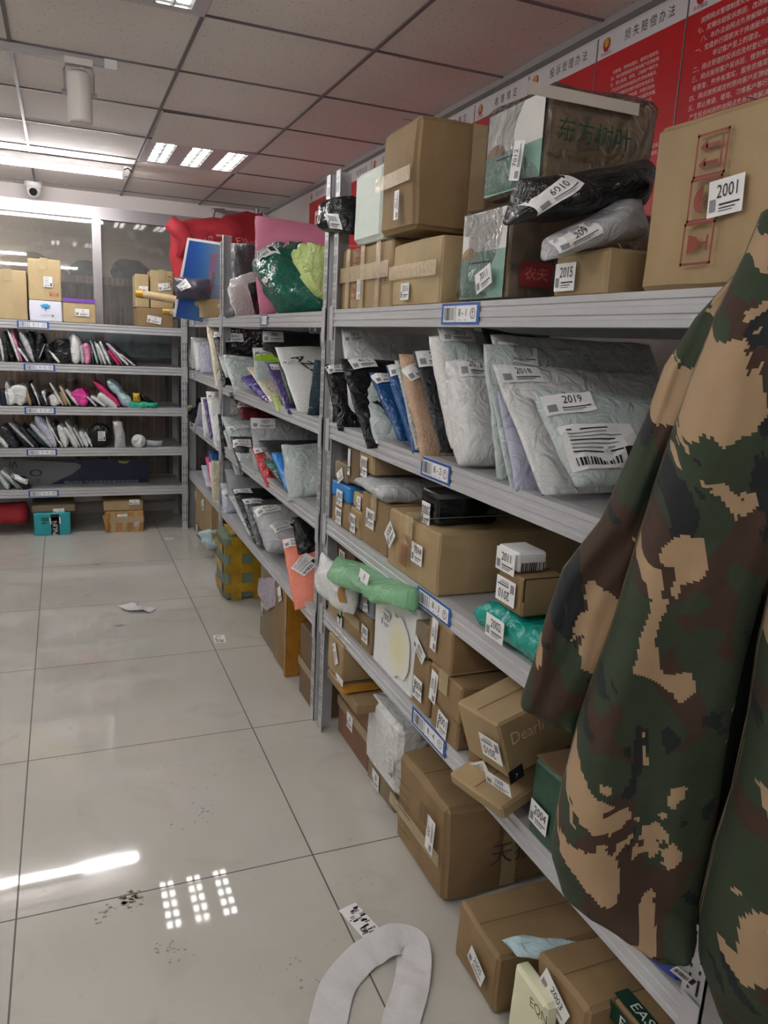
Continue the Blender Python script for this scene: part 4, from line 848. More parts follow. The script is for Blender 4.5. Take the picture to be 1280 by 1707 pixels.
# blue sign board, tilted
P_ = [Y_(313, 396, 5.30), Y_(392, 408, 5.30), Y_(378, 545, 5.34), Y_(289, 528, 5.34)]
P_ = [V((p.x, p.y, p.z)) for p in P_]
r = root('advertising_board', (P_[0]+P_[2])/2, 0, 'tilted blue and grey advertising board with red slanted lettering', 'sign board')
b = MB(); nrm = V((0, -1, 0)); b.add([p for p in P_]+[p+V((0, .02, 0)) for p in P_], [(0, 1, 2, 3), (7, 6, 5, 4), (0, 4, 5, 1), (1, 5, 6, 2), (2, 6, 7, 3), (3, 7, 4, 0)]); b.obj('board', PAPER, r)
bf = lambda u, v, l: (P_[0]*(1-u)+P_[1]*u)*(1-v)+(P_[3]*(1-u)+P_[2]*u)*v+nrm*(.001+.001*l)
b = MB()
cols = [0x1E50A8, 0x2A62B4, 0x4478B4, 0x6A8CAC, 0x8E9CA8, 0x9AA0A6]
bm_ = M('board_print', 0x4478B4, .4); N_, L_ = nodes(bm_); tc_ = N_.new('ShaderNodeTexCoord'); sp_ = N_.new('ShaderNodeSeparateXYZ'); L_.new(tc_.outputs['UV'], sp_.inputs[0]); cr_ = N_.new('ShaderNodeValToRGB'); L_.new(sp_.outputs[0], cr_.inputs[0])
e_ = cr_.color_ramp.elements; e_[0].color = (*srgb(cols[0]), 1); e_[1].color = (*srgb(cols[5]), 1)
for i in (1, 2, 3, 4): x_ = e_.new(i/5); x_.color = (*srgb(cols[i]), 1)
L_.new(cr_.outputs[0], N_['Principled BSDF'].inputs['Base Color'])
mesh('printed_picture', [bf(.04, .03, 0), bf(.97, .03, 0), bf(.97, 1, 0), bf(.04, 1, 0)], [(0, 1, 2, 3)], bm_, r, uv=[(0, 0), (1, 0), (1, 1), (0, 1)], label='blue picture fading to grey')
fv = lambda x, y, l: bf(.62-y*.9, .30-x*.9, 1)
art('printed_text', r, lambda x, y, l: bf(.60+(-y), .40-x*.62, 1+l), [('t', '加盟热线欢迎您', 0, 0, .15, 0, 0, 0, .8)], [M('bright_red_ink', 0xD83A48, .5)], label='red slanted lettering')
# dark bundle and oddments
q = vquad([(290, 462), (350, 466), (352, 500), (294, 498)], 5.22)
bag('dark purple-grey plastic bundle lying in front of the blue board', M('dusk_plastic', 0x4A4A58, .25, .9, 16), *q, t=.16, p=2.6, lump=.02, edge=.015, name='plastic_bundle', cat='bag', st=[(306, 476, '', .6, .05, .05)], **k)
q = [X_(352, 452, .92), X_(373, 452, 1.05), X_(373, 500, 1.05), X_(342, 498, .90)]
bag('slanted grey-white flat packet standing by the rack upright on the top shelf', P_GREY, *q, t=.03, group=G71)
b = MB(); y0 = 5.35
c0 = X_(358, 528, .98); r = root('dark_bin', (c0.x, c0.y, S1), 0, 'small dark navy box-shaped bin beside the rack upright on the far top shelf', 'bin')
vs, fs = solid(.13, .11, .17, .008, .002, 4, 3); mesh('bin_body', [v+V((c0.x, c0.y, S1)) for v in vs], fs, M('navy_plastic', 0x252A3A, .5), r)
b = MB(); b.tube([V((c0.x-.03, c0.y-.03, S1+.165)), V((c0.x-.035, c0.y-.03, S1+.23))], .006); b.obj('stick', P_CREAM, r)
bx = X_(326, 530, .89)
setbox(V((.885, bx.y-.05, S1)), .16, .12, .062, 0, 'small tan box at the shelf corner beneath the long cardboard tube', C_TAN, tape=None, group=None)
bx = X_(345, 520, .89)
setbox(V((.885, bx.y-.04, S1)), .10, .12, .12, .4, 'small pale carton between the tan corner box and the navy bin', C_PAL, tape=None, group=None)
# cardboard tubes
def tube_(p, q, rad, label):
    r = root('cardboard_tube', (p+q)/2, 0, label, 'tube'); b = MB(); b.tube([p, q], rad, n=20); b.obj('tube_body', C_PAL, r, smooth=False)
    b = MB(); d = (q-p).normalized(); b.tube([p-d*.002, p+d*.055], rad+.0015, n=20); b.obj('tape_end', YTAPE, r, label='yellow tape around the end')
tube_(Y_(229, 489, 5.60), V((1.02, 5.22, S1+.065)), .026, 'long cardboard tube laid across the box stack, yellow tape on its end')
tube_(Y_(273, 519, 5.72), V((1.05, 5.50, S1+.024)), .022, 'shorter cardboard tube below the long one, yellow taped end')
# ================================================================== RACK 5 top shelf boxes
G51 = 'parcels on shelf 5-1'
k = dict(group=G51); Z1, Z2, Z3, Z4, Z5 = [z+.001 for z in L5]
ybox('wide tan carton at the left edge of the photo on shelf 5-1', C_PAL, Z1, 5.97, -14, 47, 452, d=.3, **k)
b1 = ybox('white box with a blue tree picture on shelf 5-1, under a tan carton', M('white_card', 0xDCE0EC, .6), Z1, 5.96, 50, 104, 503, d=.3, tape=None, flap=False, **k)
put(b1, 'f', 76, 510, items=[('p', [(.03*math.cos(t)*(1+.15*math.sin(5*t)), .014*math.sin(t)*(1+.2*math.sin(7*t))) for t in [j*math.pi/12 for j in range(24)]], 0, 0), ('r', -.004, -.03, .004, -.01, 0, 0)], mats=[M('tree_blue', 0x3A9AD0, .5)], name='printed_tree', label='blue tree picture')
put(b1, 'f', 78, 525, items=[('r', -.035, -.003, .02, .0, 0, 0), ('r', .03, -.006, .045, .003, 0, 0)], mats=[GREYINK], name='printed_text')
b2 = ybox('tan carton with red B14 print standing on the white box', C_PAL, b1, 5.96, 48, 103, 434, d=.26, st=[('f', 80, 470, '5', 0, .055, .07, 'ship')], **k)
put(b2, 'f', 90, 491, items=[txt('B14', .036, 0, 1.1)], mats=[REDINK], name='printed_text', label='red print B14')
b3 = ybox('tan box with a purple lettered top edge on shelf 5-1', C_PAL, Z1, 5.96, 106, 160, 506, d=.25, tape=None, st=[('f', 137, 521, '5', 0, .075, .045)], **k)
put(b3, 'f', 132, 501, items=[('r', -b3.L/2, -.012, b3.L/2, .012, 0, 0), ('t', 'PRIME DAY PRIME DAY', 0, 0, .015, 1, 1, 0, 1)][:1], mats=[M('purple_band', 0x7A4CB0, .5), WHINK], name='purple_band', label='purple printed band')
b4 = ybox('wide brown box at the bottom of the stack under the cardboard tubes', C_BRN, Z1, 5.96, 229, 289, 516, d=.3, tape=None, st=[('f', 257, 533, '5', -.15, .08, .045)], **k)
b5 = ybox('narrow tan box left of the NO 3 box, behind the long tube', C_PAL, b4.top+.001, 5.97, 226, 249, 458, d=.22, tape=None, st=[('f', 239, 481, '5', 0, .05, .03)], **k)
b6 = ybox('tan box printed NO 3 sideways, behind the long cardboard tube', C_PAL, b4.top+.001, 5.97, 251, 289, 453, d=.22, tape='top', st=[('f', 274, 478, '5', .15, .07, .045)], **k)
put(b6, 'f', 283, 470, items=[txt('NO 3', .035, 0, 1, math.pi/2)], mats=[INK], name='printed_text')
# ================================================================== RACK 5 mailers
def row(items, z, grp):
    for it in items:
        lab, mat, T_, B_, t = it[:5]; kw = it[5] if len(it) > 5 else {}
        P = Y_(*B_, 5.95); py = B_[1]+(P.z-(z+.004))*F_PX/6.1      # set the foot on the shelf
        ybag(lab, mat, T_, (B_[0], py), t, group=grp, **kw)
G52 = 'mailers filed on shelf 5-2'
row([('white mailer with a red edge at the left end of shelf 5-2', P_WHITE, (-2, 562), (5, 604), .03), ('olive-topped dark mailer near the left end of shelf 5-2', P_CHAR, (4, 552), (12, 604), .04),
     ('black mailer left of the first long white one on shelf 5-2', P_BLACK, (11, 568), (20, 604), .04), ('long white mailer leaning right from the 5-2 left end', P_WHITE, (12, 549), (32, 604), .03),
     ('white mailer with pink corner tilted over on shelf 5-2', P_LPINK, (18, 547), (36, 604), .015), ('short white mailer lying low under a steeper one on shelf 5-2', P_WHITE, (29, 580), (48, 604), .028),
     ('thin dark mailer between two white ones above tag 5-2', P_CHAR, (30, 570), (52, 604), .02), ('broad shiny grey-white mailer above tag 5-2', P_GREY, (33, 554), (57, 605), .06),
     ('black mailer right of the shiny grey-white one on shelf 5-2', P_BLACK, (48, 552), (60, 603), .05), ('wide black mailer standing upright, centre left of shelf 5-2', P_BLACK, (66, 556), (62, 603), .07),
     ('thin white mailer leaning left against the wide black one on shelf 5-2', P_WHITE, (74, 573), (63, 604), .012), ('low black bundle right of the thin white mailer on shelf 5-2', P_BLACK, (78, 574), (82, 604), .07),
     ('white folded mailer lying in front of the black bundles on shelf 5-2', P_WHITE, (80, 583), (99, 605), .03), ('large black pentagon-shaped bag in the middle of shelf 5-2', P_BLACK, (99, 566), (106, 606), .15),
     ('tall white mailer hanging past the 5-2 shelf edge', P_WHITE, (123, 557), (126, 610), .075, dict(lump=.006)), ('pale pink-white mailer left of the pink roll on shelf 5-2', P_GREY, (135, 576), (138, 609), .04),
     ('soft pink plastic roll on shelf 5-2', P_LPINK, (144, 572), (145, 608), .07, dict(lump=.01)), ('dark-edged mailer right of the pink roll', P_DGREY, (151, 568), (156, 607), .02),
     ('first white mailer in the slanted run right of the pink roll', P_PGRN, (150, 567), (163, 608), .026), ('second white mailer in the slanted run right of the pink roll', P_PGRN, (157, 569), (170, 608), .020),
     ('third, crumpled white mailer in the slanted run on shelf 5-2', P_WHITE, (160, 572), (176, 608), .03), ('fourth white mailer in the slanted run on shelf 5-2', P_WHITE, (166, 568), (184, 609), .028),
     ('thin dark grey mailer before the crimson one on shelf 5-2', P_DGREY, (171, 570), (190, 608), .012), ('crimson mailer wedged under a long white one on shelf 5-2', P_ROSE, (180, 585), (198, 608), .035),
     ('thin pink-lined mailer on top of the crimson one', P_LPINK, (175, 571), (205, 609), .010), ('long white mailer leaning far over, right part of shelf 5-2', P_WHITE, (178, 572), (214, 611), .030),
     ('thin black mailer tucked behind the last white ones of shelf 5-2', P_BLACK, (186, 572), (229, 608), .012), ('rightmost white mailer on shelf 5-2', P_WHITE, (200, 590), (226, 611), .028)], Z2, G52)
G53 = 'mailers filed on shelf 5-3'
row([('dark blue-black bag at the left end of shelf 5-3', M('blue_black_plastic', 0x1B2538, .3, .8, 16), (3, 650), (6, 678), .09), ('crumpled white bag second from the left on shelf 5-3', P_WHITE, (14, 648), (18, 679), .09, dict(lump=.015)),
     ('greyish white mailer standing behind the crumpled pair on shelf 5-3', P_GREY, (11, 636), (15, 676), .04), ('bulky off-white bag left of tag 5-3', P_WHITE, (32, 642), (34, 678), .13, dict(lump=.012)),
     ('tan box-like mailer beside the bulky off-white bag', C_TAN, (45, 650), (50, 677), .03), ('black mailer leaning above tag 5-3', P_BLACK, (45, 636), (58, 677), .035), ('thin white mailer behind the leaning black one on shelf 5-3', P_WHITE, (51, 640), (66, 678), .014),
     ('low black bag right of the thin white mailer on shelf 5-3', P_BLACK, (68, 658), (78, 678), .09), ('small white strip of a mailer tilted above the low black bag', P_WHITE, (70, 652), (78, 664), .025),
     ('rounded white bag on the right of tag 5-3', P_WHITE, (87, 658), (92, 679), .08, dict(lump=.01)), ('long thin white mailer leaning right of the rounded bag on shelf 5-3', P_WHITE, (82, 638), (105, 678), .020),
     ('brown card mailer in the middle of shelf 5-3', C_TAN, (102, 652), (110, 677), .05), ('cream thin mailer leaning beside the brown card one', P_CREAM, (99, 643), (117, 678), .018), ('flat white mailer left of the hot pink bundle', P_WHITE, (109, 650), (130, 679), .024),
     ('hot pink crumpled plastic bundle on shelf 5-3', P_PINK, (124, 651), (141, 679), .10, dict(lump=.02, edge=.012)), ('thin white mailer right of the hot pink bundle', P_WHITE, (143, 661), (161, 680), .016), ('flat white mailer second right of the hot pink bundle', P_WHITE, (151, 661), (176, 680), .03),
     ('rose pink mailer leaning across shelf 5-3', P_ROSE, (156, 636), (200, 679), .045), ('fat white bubble roll lying under the rose pink mailer', BUB_W, (163, 658), (196, 680), .075), ('long pale blue crumpled mailer leaning over the rose pink one', P_CYAN, (180, 634), (217, 684), .06, dict(lump=.014)),
     ], Z3, G53)
yquad('green plastic bag lying flat at the right of shelf 5-3', P_TURQ, [(212, 669), (266, 672), (262, 682), (216, 681)], 5.97, .07, lump=.014, edge=.014, group=G53)
yquad('yellow ended black roll lying on the green bag of shelf 5-3', P_YEL, [(221, 655), (233, 655), (235, 671), (222, 670)], 5.99, .07, lump=.01, group=G53)
yquad('black plastic tail lying right of the yellow roll on shelf 5-3', P_BLACK, [(232, 655), (242, 660), (260, 673), (236, 670)], 6.02, .06, lump=.01, group=G53)
G54 = 'mailers filed on shelf 5-4'
row([('small white mailer at the left end of shelf 5-4', P_WHITE, (-3, 728), (12, 748), .05), ('dark grey mailer lying over at the left of shelf 5-4', P_CHAR, (0, 712), (28, 747), .10), ('black mailer under the long pale one on shelf 5-4', P_BLACK, (20, 716), (48, 747), .05),
     ('long pale grey mailer leaning over at the left of shelf 5-4', P_GREY, (13, 705), (57, 748), .035), ('dark mailer with a white curled end on shelf 5-4', P_CHAR, (33, 711), (64, 748), .035), ('greenish black mailer under the first silver one of shelf 5-4', P_DTEAL, (44, 716), (80, 749), .05),
     ('silver-white mailer leaning left of the tallest one on shelf 5-4', P_GREY, (50, 707), (86, 751), .05), ('tallest silver-white mailer on shelf 5-4', P_LAV, (59, 694), (92, 751), .07), ('thin white mailer right of the tallest on shelf 5-4', P_WHITE, (76, 694), (94, 750), .02),
     ('white mailer with a folded base overhanging tag 5-4', P_WHITE, (80, 706), (104, 753), .028), ('dark grey mailer left of the pinkish white one on shelf 5-4', P_CHAR, (87, 704), (102, 748), .045), ('pinkish white broad mailer in the middle of shelf 5-4', P_WHITE, (98, 709), (109, 751), .065),
     ('white mailer leaning right of the pinkish one on shelf 5-4', P_WHITE, (106, 713), (129, 748), .05), ('narrow white mailer with dark top on shelf 5-4', P_WHITE, (109, 703), (134, 748), .025), ('first of two short ribbed white mailers left of the round black bundle', P_WHITE, (122, 713), (139, 748), .02),
     ('middle short white mailer left of the round black bundle', P_WHITE, (133, 720), (146, 749), .045), ('white mailer touching the round black bundle', P_WHITE, (142, 721), (153, 748), .028)], Z4, G54)
def disc(label, mat, c, R_, t, seed, **kw):
    r = root('plastic_bundle', c, 0, label, 'parcel', G54); vs, fs, S_, n = bagmesh(c+V((-R_, 0, R_)), c+V((R_, 0, R_)), c+V((R_, 0, -R_)), c+V((-R_, 0, -R_)), t, seed, 2.2, .012, .0, 14, 14, 16)
    vs = [c+V(((v-c).x*math.sqrt(max(.2, 1-((v-c).z/R_)**2/2)), (v-c).y, (v-c).z*math.sqrt(max(.2, 1-((v-c).x/R_)**2/2)))) for v in vs]
    mesh('bundle', vs, fs, mat, r, smooth=True); return r
c = Y_(166, 728, 5.99); c.z = Z4+.09
r = disc('round black crinkled plastic bundle with a white label on shelf 5-4', P_BLACK, c, .088, .10, 31)
art('shipping_label', r, lambda x, y, l: c+V((.012+x, -.062-.001*l, y)), sticker_items('', .05, .07, 'ship'), SMATS)
yquad('upright white plastic parcel with a pointed top on shelf 5-4', P_GREY, [(187, 703), (205, 703), (211, 748), (192, 750)], 5.97, .07, lump=.008, edge=.016, group=G54)
c = Y_(231, 740, 5.98); c.z = Z4+.045
disc('round white rolled mailer end near the right of shelf 5-4', P_WHITE, c, .052, .08, 33)
yquad('small grey pillow mailer at the right end of shelf 5-4', P_GREY, [(243, 733), (272, 734), (270, 744), (244, 744)], 6.02, .06, lump=.006, group=G54)
# shelf 5-5
G55 = 'mailers on shelf 5-5'
row([('pale green-white mailer at the left end of shelf 5-5', P_PGRN, (-4, 790), (14, 817), .05), ('grey-white thin mailer on shelf 5-5, left of the black bag', P_GREY, (0, 786), (30, 817), .025), ('bright white-edged mailer leaning on the black bag of shelf 5-5', P_WHITE, (2, 785), (36, 818), .018)], Z5, G55)
yquad('black plastic bag with a grey label on shelf 5-5', P_BLACK, [(20, 790), (44, 794), (52, 813), (38, 816)], 5.99, .09, lump=.014, edge=.012, group=G55, st=[(40, 797, '', -.5, .07, .04)])
yB = 6.14
r = root('sign_panel', (.0, yB, Z5), 0, 'dark navy signboard with a grey arrow shape lying along shelf 5-5', 'sign board')
x0, x1 = Y_(-60, 800, yB).x, Y_(247, 800, yB).x; zt_ = Z5+.185
b = MB(); b.box((x0, yB, Z5), (x1, yB+.02, zt_)); b.obj('panel', M('navy_sign', 0x0E1A3C, .25), r)
f = lambda x, y, l: V((x, yB-.001-.001*l, y))
A_ = lambda px, py: (Y_(px, py, yB).x, Y_(px, py, yB).z)
art('grey_shape', r, f, [('p', [A_(-60, 812), A_(82, 808), A_(120, 790), A_(134, 780), A_(135, 775), A_(128, 772), A_(20, 765), A_(-60, 765)], 0, 0)], [M('warm_grey_print', 0x6E7074, .4)], label='grey rounded arrow shape')
cx_, cz_ = A_(60, 789)
art('printed_text', r, f, [('t', 'VI', *A_(22, 773), .07, 0, 1, math.pi, 1), ('t', 'O', *A_(60, 789), .075, 0, 1, 0, 1.6), ('t', '35', *A_(64, 801), .04, 0, 1, math.pi, 1)], [INK])
art('printed_line', r, f, [('t', '驿站快递包裹寄存服务中心 欢迎光临', *A_(170, 803), .030, 0, 1, math.pi, 1.1)], [M('dim_white_print', 0x8E94A8, .5)])
yquad('crumpled gold foil ball lying on the signboard of shelf 5-5', M('gold_foil', 0xD8CC96, .25, .8, 40, metal=.6), [(192, 765), (222, 765), (226, 772), (190, 772)], 6.17, .07, lump=.02, edge=.014, name='foil_wrapper', cat='foil')
# floor below rack 5
e1 = setbox(V((Y_(118, 888, 5.92).x, 5.93, 0)), .245, .3, .165, math.pi/2, 'turquoise carton with a black lettered band on the floor under rack 5', M('turquoise_card', 0x2AA4AC, .55, .1, 20, .05), name='cardboard_box', tape=None, flap=False, st=[('f', 92, 868, '5', .1, .06, .045)])
put(e1, 'f', 92, 876, items=[('r', -.028, -.07, .028, .085, 0, 0), ('t', 'EPaLiN', 0, -.03, .045, 1, 1, math.pi/2, 1)][:2], mats=[INK, WHINK], name='lettered_band', label='black band with white vertical lettering EPaLiN')
put(e1, 'f', 75, 868, items=[('r', -.025, .0, .025, .006, 0, 0), ('r', -.025, .014, .025, .02, 0, 0), ('r', -.025, -.02, .01, -.015, 0, 0)], mats=[INK], name='printed_text')
setbox(V((Y_(125, 850, 5.95).x, 5.96, .168)), .29, .3, .05, math.pi/2, 'flat brown box lying on the turquoise carton', C_GRY, tape=None, st=[('f', 98, 852, '5', .05, .06, .035)])
e2 = setbox(V((Y_(240, 884, 5.92).x, 5.93, 0)), .275, .3, .16, math.pi/2-.03, 'orange-brown taped carton with open side flap on the floor under rack 5', C_ORG, tape='cross', st=[('f', 204, 862, '5', 0, .06, .04), ('f', 228, 872, '', 0, .04, .05, 'ship')])
b = MB(); a = Y_(181, 853, 5.93); c = Y_(170, 862, 5.9); d = Y_(180, 884, 5.9); a.y = 5.93; b.add([V((a.x+.005, 5.93, .16)), V((a.x-.045, 5.91, .135)), V((a.x-.02, 5.91, .02)), V((a.x+.005, 5.93, .01)), V((a.x+.005, 5.934, .16)), V((a.x-.045, 5.914, .135)), V((a.x-.02, 5.914, .02)), V((a.x+.005, 5.934, .01))], [(0, 1, 2, 3), (7, 6, 5, 4), (0, 4, 5, 1), (1, 5, 6, 2), (2, 6, 7, 3)]); b.obj('side_flap', C_ORG, e2.r)
setbox(V((Y_(238, 850, 5.95).x, 5.95, .163)), .28, .28, .075, math.pi/2, 'brown box on the orange-brown carton under rack 5', C_TAN, tape=None, st=[('f', 224, 837, '5', 0, .06, .035)])
yquad('red fabric bag slumped on the floor at the left edge under rack 5', M('dark_red_fabric', 0x8E1A24, .8, .4, 14), [(-30, 838), (46, 838), (48, 872), (-30, 876)], 6.05, .2, lump=.02, edge=.02, name='fabric_bag', cat='bag')
# ================================================================== RACK 7, shelf 2 (far rack continues)
G72 = 'mailers on the second shelf of the middle rack'
k = dict(group=G72)
rbag('black bag with sticker 8002 behind the 1021 mailer, under the top shelf', P_BLACK, (372, 546), (384, 640), .55, .05, xf=.90, st=[(388, 562, '6001', -.02, .085, .055)], **k)
rbag('stiff grey-white mailer stickered 1021 on the middle rack', P_PGRN, (370, 592), (390, 654), .42, .03, xf=.865, tr=(0, -.02), br=(0, -.01), st=[(389, 585, '1021', -.45, .10, .045)], **k)
rbag('dark grey hanging bag with a pale label above the 1011 mailer', P_CHAR, (436, 552), (440, 620), .30, .05, xf=.92, st=[(447, 555, '1001', -.02, .085, .05)], **k)
rbag('pale mailer stickered 1011 with a lime green band', P_PGRN, (420, 580), (428, 640), .30, .03, xf=.87, st=[(440, 586, '1011', .0, .09, .045), dict(px=446, py=597, w=.15, h=.045, rot=-.1, items=[('r', -.075, -.022, .075, .022, 0, 0)], mats=[M('lime_tape', 0x9ACC30, .25)], name='lime_band', label='lime green band')], **k)
rbag('shiny purple plastic bag lying low left of the cream mailer', P_PURP, (401, 630), (448, 674), .22, .05, xf=.868, tr=(.0, .03), lump=.012, edge=.012, **k)
rbag('cream mailer with an orange-pink edge slanting between two purple bags', P_CREAM, (411, 612), (452, 672), .24, .022, xf=.868, **k)
rbag('purple mailer with a small white tag overhanging the shelf lip', P_PURD, (440, 604), (480, 690), .20, .025, xf=.862, st=[(458, 612, '', 0, .035, .05)], **k)
rbag('lime green plastic tail poking out under the purple mailer', P_LIME, (454, 655), (460, 686), .05, .012, xf=.858, **k)
rbag('dark green bubble mailer between the purple mailer and the big white bubble one', BUB_G, (462, 603), (484, 672), .14, .03, xf=.87, **k)
rbag('big white bubble mailer with AZZS scrawled on it', BUB_W, (458, 578), (496, 688), .42, .06, xf=.865, tr=(0, .01), br=(-.02, 0), st=[(470, 602, '2001', -.3, .06, .03), dict(px=508, py=612, w=.22, h=.10, rot=-1.0, items=[txt('AZZS', .075, 0, 1.1)], mats=[INK], name='handwriting', label='black scrawl AZZS')], **k)
rbag('dark teal folded bag standing against the near upright of the middle rack', P_DTEAL, (524, 600), (512, 692), .12, .05, xf=.872, tr=(0, -.01), **k)
G62 = 'mailers on the second shelf of the far corner rack'
k = dict(group=G62)
for i, (a, b_) in enumerate([((318, 562), (319, 615)), ((313, 575), (314, 612)), ((322, 568), (326, 618)), ((330, 575), (334, 622))]):
    rbag(['white mailer with a grey top in the far corner stack', 'outermost white mailer of the far corner stack', 'second white crumpled mailer of the far corner stack', 'third white crumpled mailer of the far corner stack'][i], [P_GREY, P_WHITE, P_WHITE, P_LAV][i], a, b_, .26, .06, xf=.875, lump=.01, **k)
rbag('tall pale envelope standing left of the black bags, far rack', P_CREAM, (344, 543), (360, 648), .14, .03, xf=.866, p=6, **k)
rbag('black bag with folded grey sticker top right of the pale envelope', P_BLACK, (354, 554), (372, 645), .16, .04, xf=.864, st=[(364, 557, '1001', -.1, .09, .05)], **k)
rbag('silver torn plastic strip over the black bag, far rack', BUB_S, (364, 594), (376, 630), .08, .02, xf=.855, **k)
# ------------------------------------------------------------------ shelf 3
G73 = 'mailers on the third shelf of the middle rack'
k = dict(group=G73)
rbag('wide grey mailer with white top flap behind the 5007 mailer', P_GREY, (364, 690), (392, 792), .60, .03, xf=.88, tr=(0, .0), **k)
rbag('pale green mailer stickered 5007 on the third shelf', P_PGRN, (368, 695), (398, 768), .30, .025, xf=.868, st=[(396, 714, '5007', .25, .10, .055)], **k)
rbag('black mailer stickered 6002 hanging low on the third shelf', P_CHAR, (383, 728), (402, 795), .22, .04, xf=.864, br=(0, -.02), st=[(396, 740, '6002', -.1, .085, .06)], **k)
rbag('narrow black strip of a bag left of the 5007 mailer', P_BLACK, (363, 690), (372, 768), .08, .02, xf=.862, **k)
rbag('grey translucent mailer stickered 1003 on the third shelf', P_GREY, (417, 697), (424, 792), .42, .04, xf=.868, br=(0, 0), st=[(435, 704, '1003', -.02, .10, .05)], **k)
rbag('dark bag with a silver top line behind the red 1011 mailer', P_CHAR, (430, 735), (460, 800), .40, .05, xf=.89, **k)
rbag('red mailer stickered 1011 overhanging the third shelf', P_RED, (418, 745), (444, 812), .26, .025, xf=.862, tr=(0, .02), st=[(440, 751, '1011', -.04, .095, .055)], **k)
rbag('green mailer with a white torn top right of the red one', P_GREEN, (438, 768), (468, 805), .12, .025, xf=.866, **k)
rbag('bright blue mailer on the third shelf of the middle rack', P_SKY, (452, 755), (476, 817), .12, .035, xf=.862, tr=(0, .0), p=5, **k)
rbag('large pale translucent bag right of the bright blue mailer', P_PGRN, (470, 745), (482, 836), .30, .09, xf=.864, tr=(0, .03), br=(0, .05), lump=.014, edge=.012, **k)
G63 = 'mailers on the third shelf of the far corner rack'
k = dict(group=G63)
rbag('black bag mouth flopping over the corner rack upright', P_BLACK, (304, 664), (318, 712), .30, .07, xf=.862, lump=.016, edge=.015, **k)
rbag('off-white strip of a mailer crossing the corner rack upright', P_CREAM, (312, 676), (303, 702), .04, .015, xf=.85, **k)
rbag('pale lavender crumpled mailer of the far corner rack', P_LAV, (332, 672), (322, 722), .16, .06, xf=.866, lump=.012, **k)
rbag('thin white mailer left of the purple striped one, far corner rack', P_WHITE, (334, 662), (340, 730), .12, .02, xf=.866, **k)
rbag('purple mailer squeezed between white ones, far corner rack', P_PURD, (338, 664), (350, 732), .12, .02, xf=.864, **k)
rbag('white mailer stickered 3011 on the far side of the rack upright', P_WHITE, (343, 652), (358, 748), .34, .035, xf=.862, st=[(355, 659, '3011', -.1, .10, .05)], **k)
rbag('maroon mailer with a grey sticker in the shade of the second shelf', P_MAR, (390, 664), (402, 700), .40, .04, xf=.90, st=[(412, 675, '8', -.3, .09, .05)], **k)
rbag('black pointed bag tip hanging over the white 3011 mailer', P_BLACK, (381, 655), (384, 664), .12, .03, xf=.855, **k)
# ------------------------------------------------------------------ shelf 4
G74 = 'mailers on the lowest shelf of the middle rack'
k = dict(group=G74)
rbag('large smoky clear bag behind the upright, holding stickered grey mailers', M('smoky_film', 0x9A9DA0, .2, .9, 14), (374, 782), (384, 852), .50, .05, xf=.875, lump=.012, **k)
rbag('white mailer stickered 5001 draped over the rack upright', P_LAV, (367, 806), (372, 855), .18, .03, xf=.856, st=[(378, 819, '5001', .45, .10, .05)], **k)
rbag('thin pale green slab of a mailer with black edges, lowest shelf', P_PGRN, (381, 827), (415, 893), .16, .020, xf=.860, **k)
rbag('black mailer with sticker 1005 right of the pale green slab', P_BLACK, (386, 815), (424, 905), .24, .03, xf=.866, st=[(400, 818, '1005', -.0, .085, .055)], **k)
rbag('dark grey mailer stickered 1033 on the lowest shelf', P_DGREY, (402, 832), (430, 912), .34, .035, xf=.868, st=[(417, 833, '1033', .12, .09, .06)], lump=.01, **k)
rbag('thick grey-white mailer stickered 6001 on the lowest shelf', P_GREY, (419, 846), (444, 920), .40, .10, xf=.864, br=(0, .02), st=[(440, 848, '6001', .08, .10, .06), dict(px=470, py=880, w=.11, h=.07, kind='ship', rot=.2, name='shipping_label')], p=5, **k)
rbag('black bag in the shade behind the coral bubble mailer', P_BLACK, (486, 862), (496, 925), .40, .08, xf=.90, **k)
q = [X_(470, 898, .860), None, None, X_(491, 1017, .835)]; q[1] = q[0]+V((.17, -.03, .02)); q[2] = q[3]+V((.14, -.03, .03))
bag('coral pink bubble mailer stickered 2016 hanging over the lowest shelf edge', BUB_C, *q, t=.03, st=[(481, 904, '2016', .02, .075, .045), dict(px=508, py=942, rot=.75, w=.10, h=.075, kind='ship', name='shipping_label', label='white shipping label')], **k)
G64 = 'mailers on the third and lowest shelves near the upright of the far rack'
k = dict(group=G64)
rbag('magenta edged mailer on the lowest shelf of the far rack', P_ROSE, (342, 762), (352, 812), .10, .02, xf=.868, **k)
rbag('small navy bag on the far lower shelf', P_BLUE, (347, 752), (355, 790), .12, .03, xf=.872, **k)
rbag('white and pink mailer left of the tall cream one, far lower shelf', P_WHITE, (348, 770), (354, 828), .12, .03, xf=.866, **k)
rbag('tall cream mailer hanging down over the far rack boxes', P_CREAM, (352, 768), (354, 838), .12, .03, xf=.860, p=6, **k)
rbag('thin translucent grey mailer leaning at the corner rack lower shelf', P_LAV, (335, 776), (344, 812), .14, .02, xf=.87, **k)
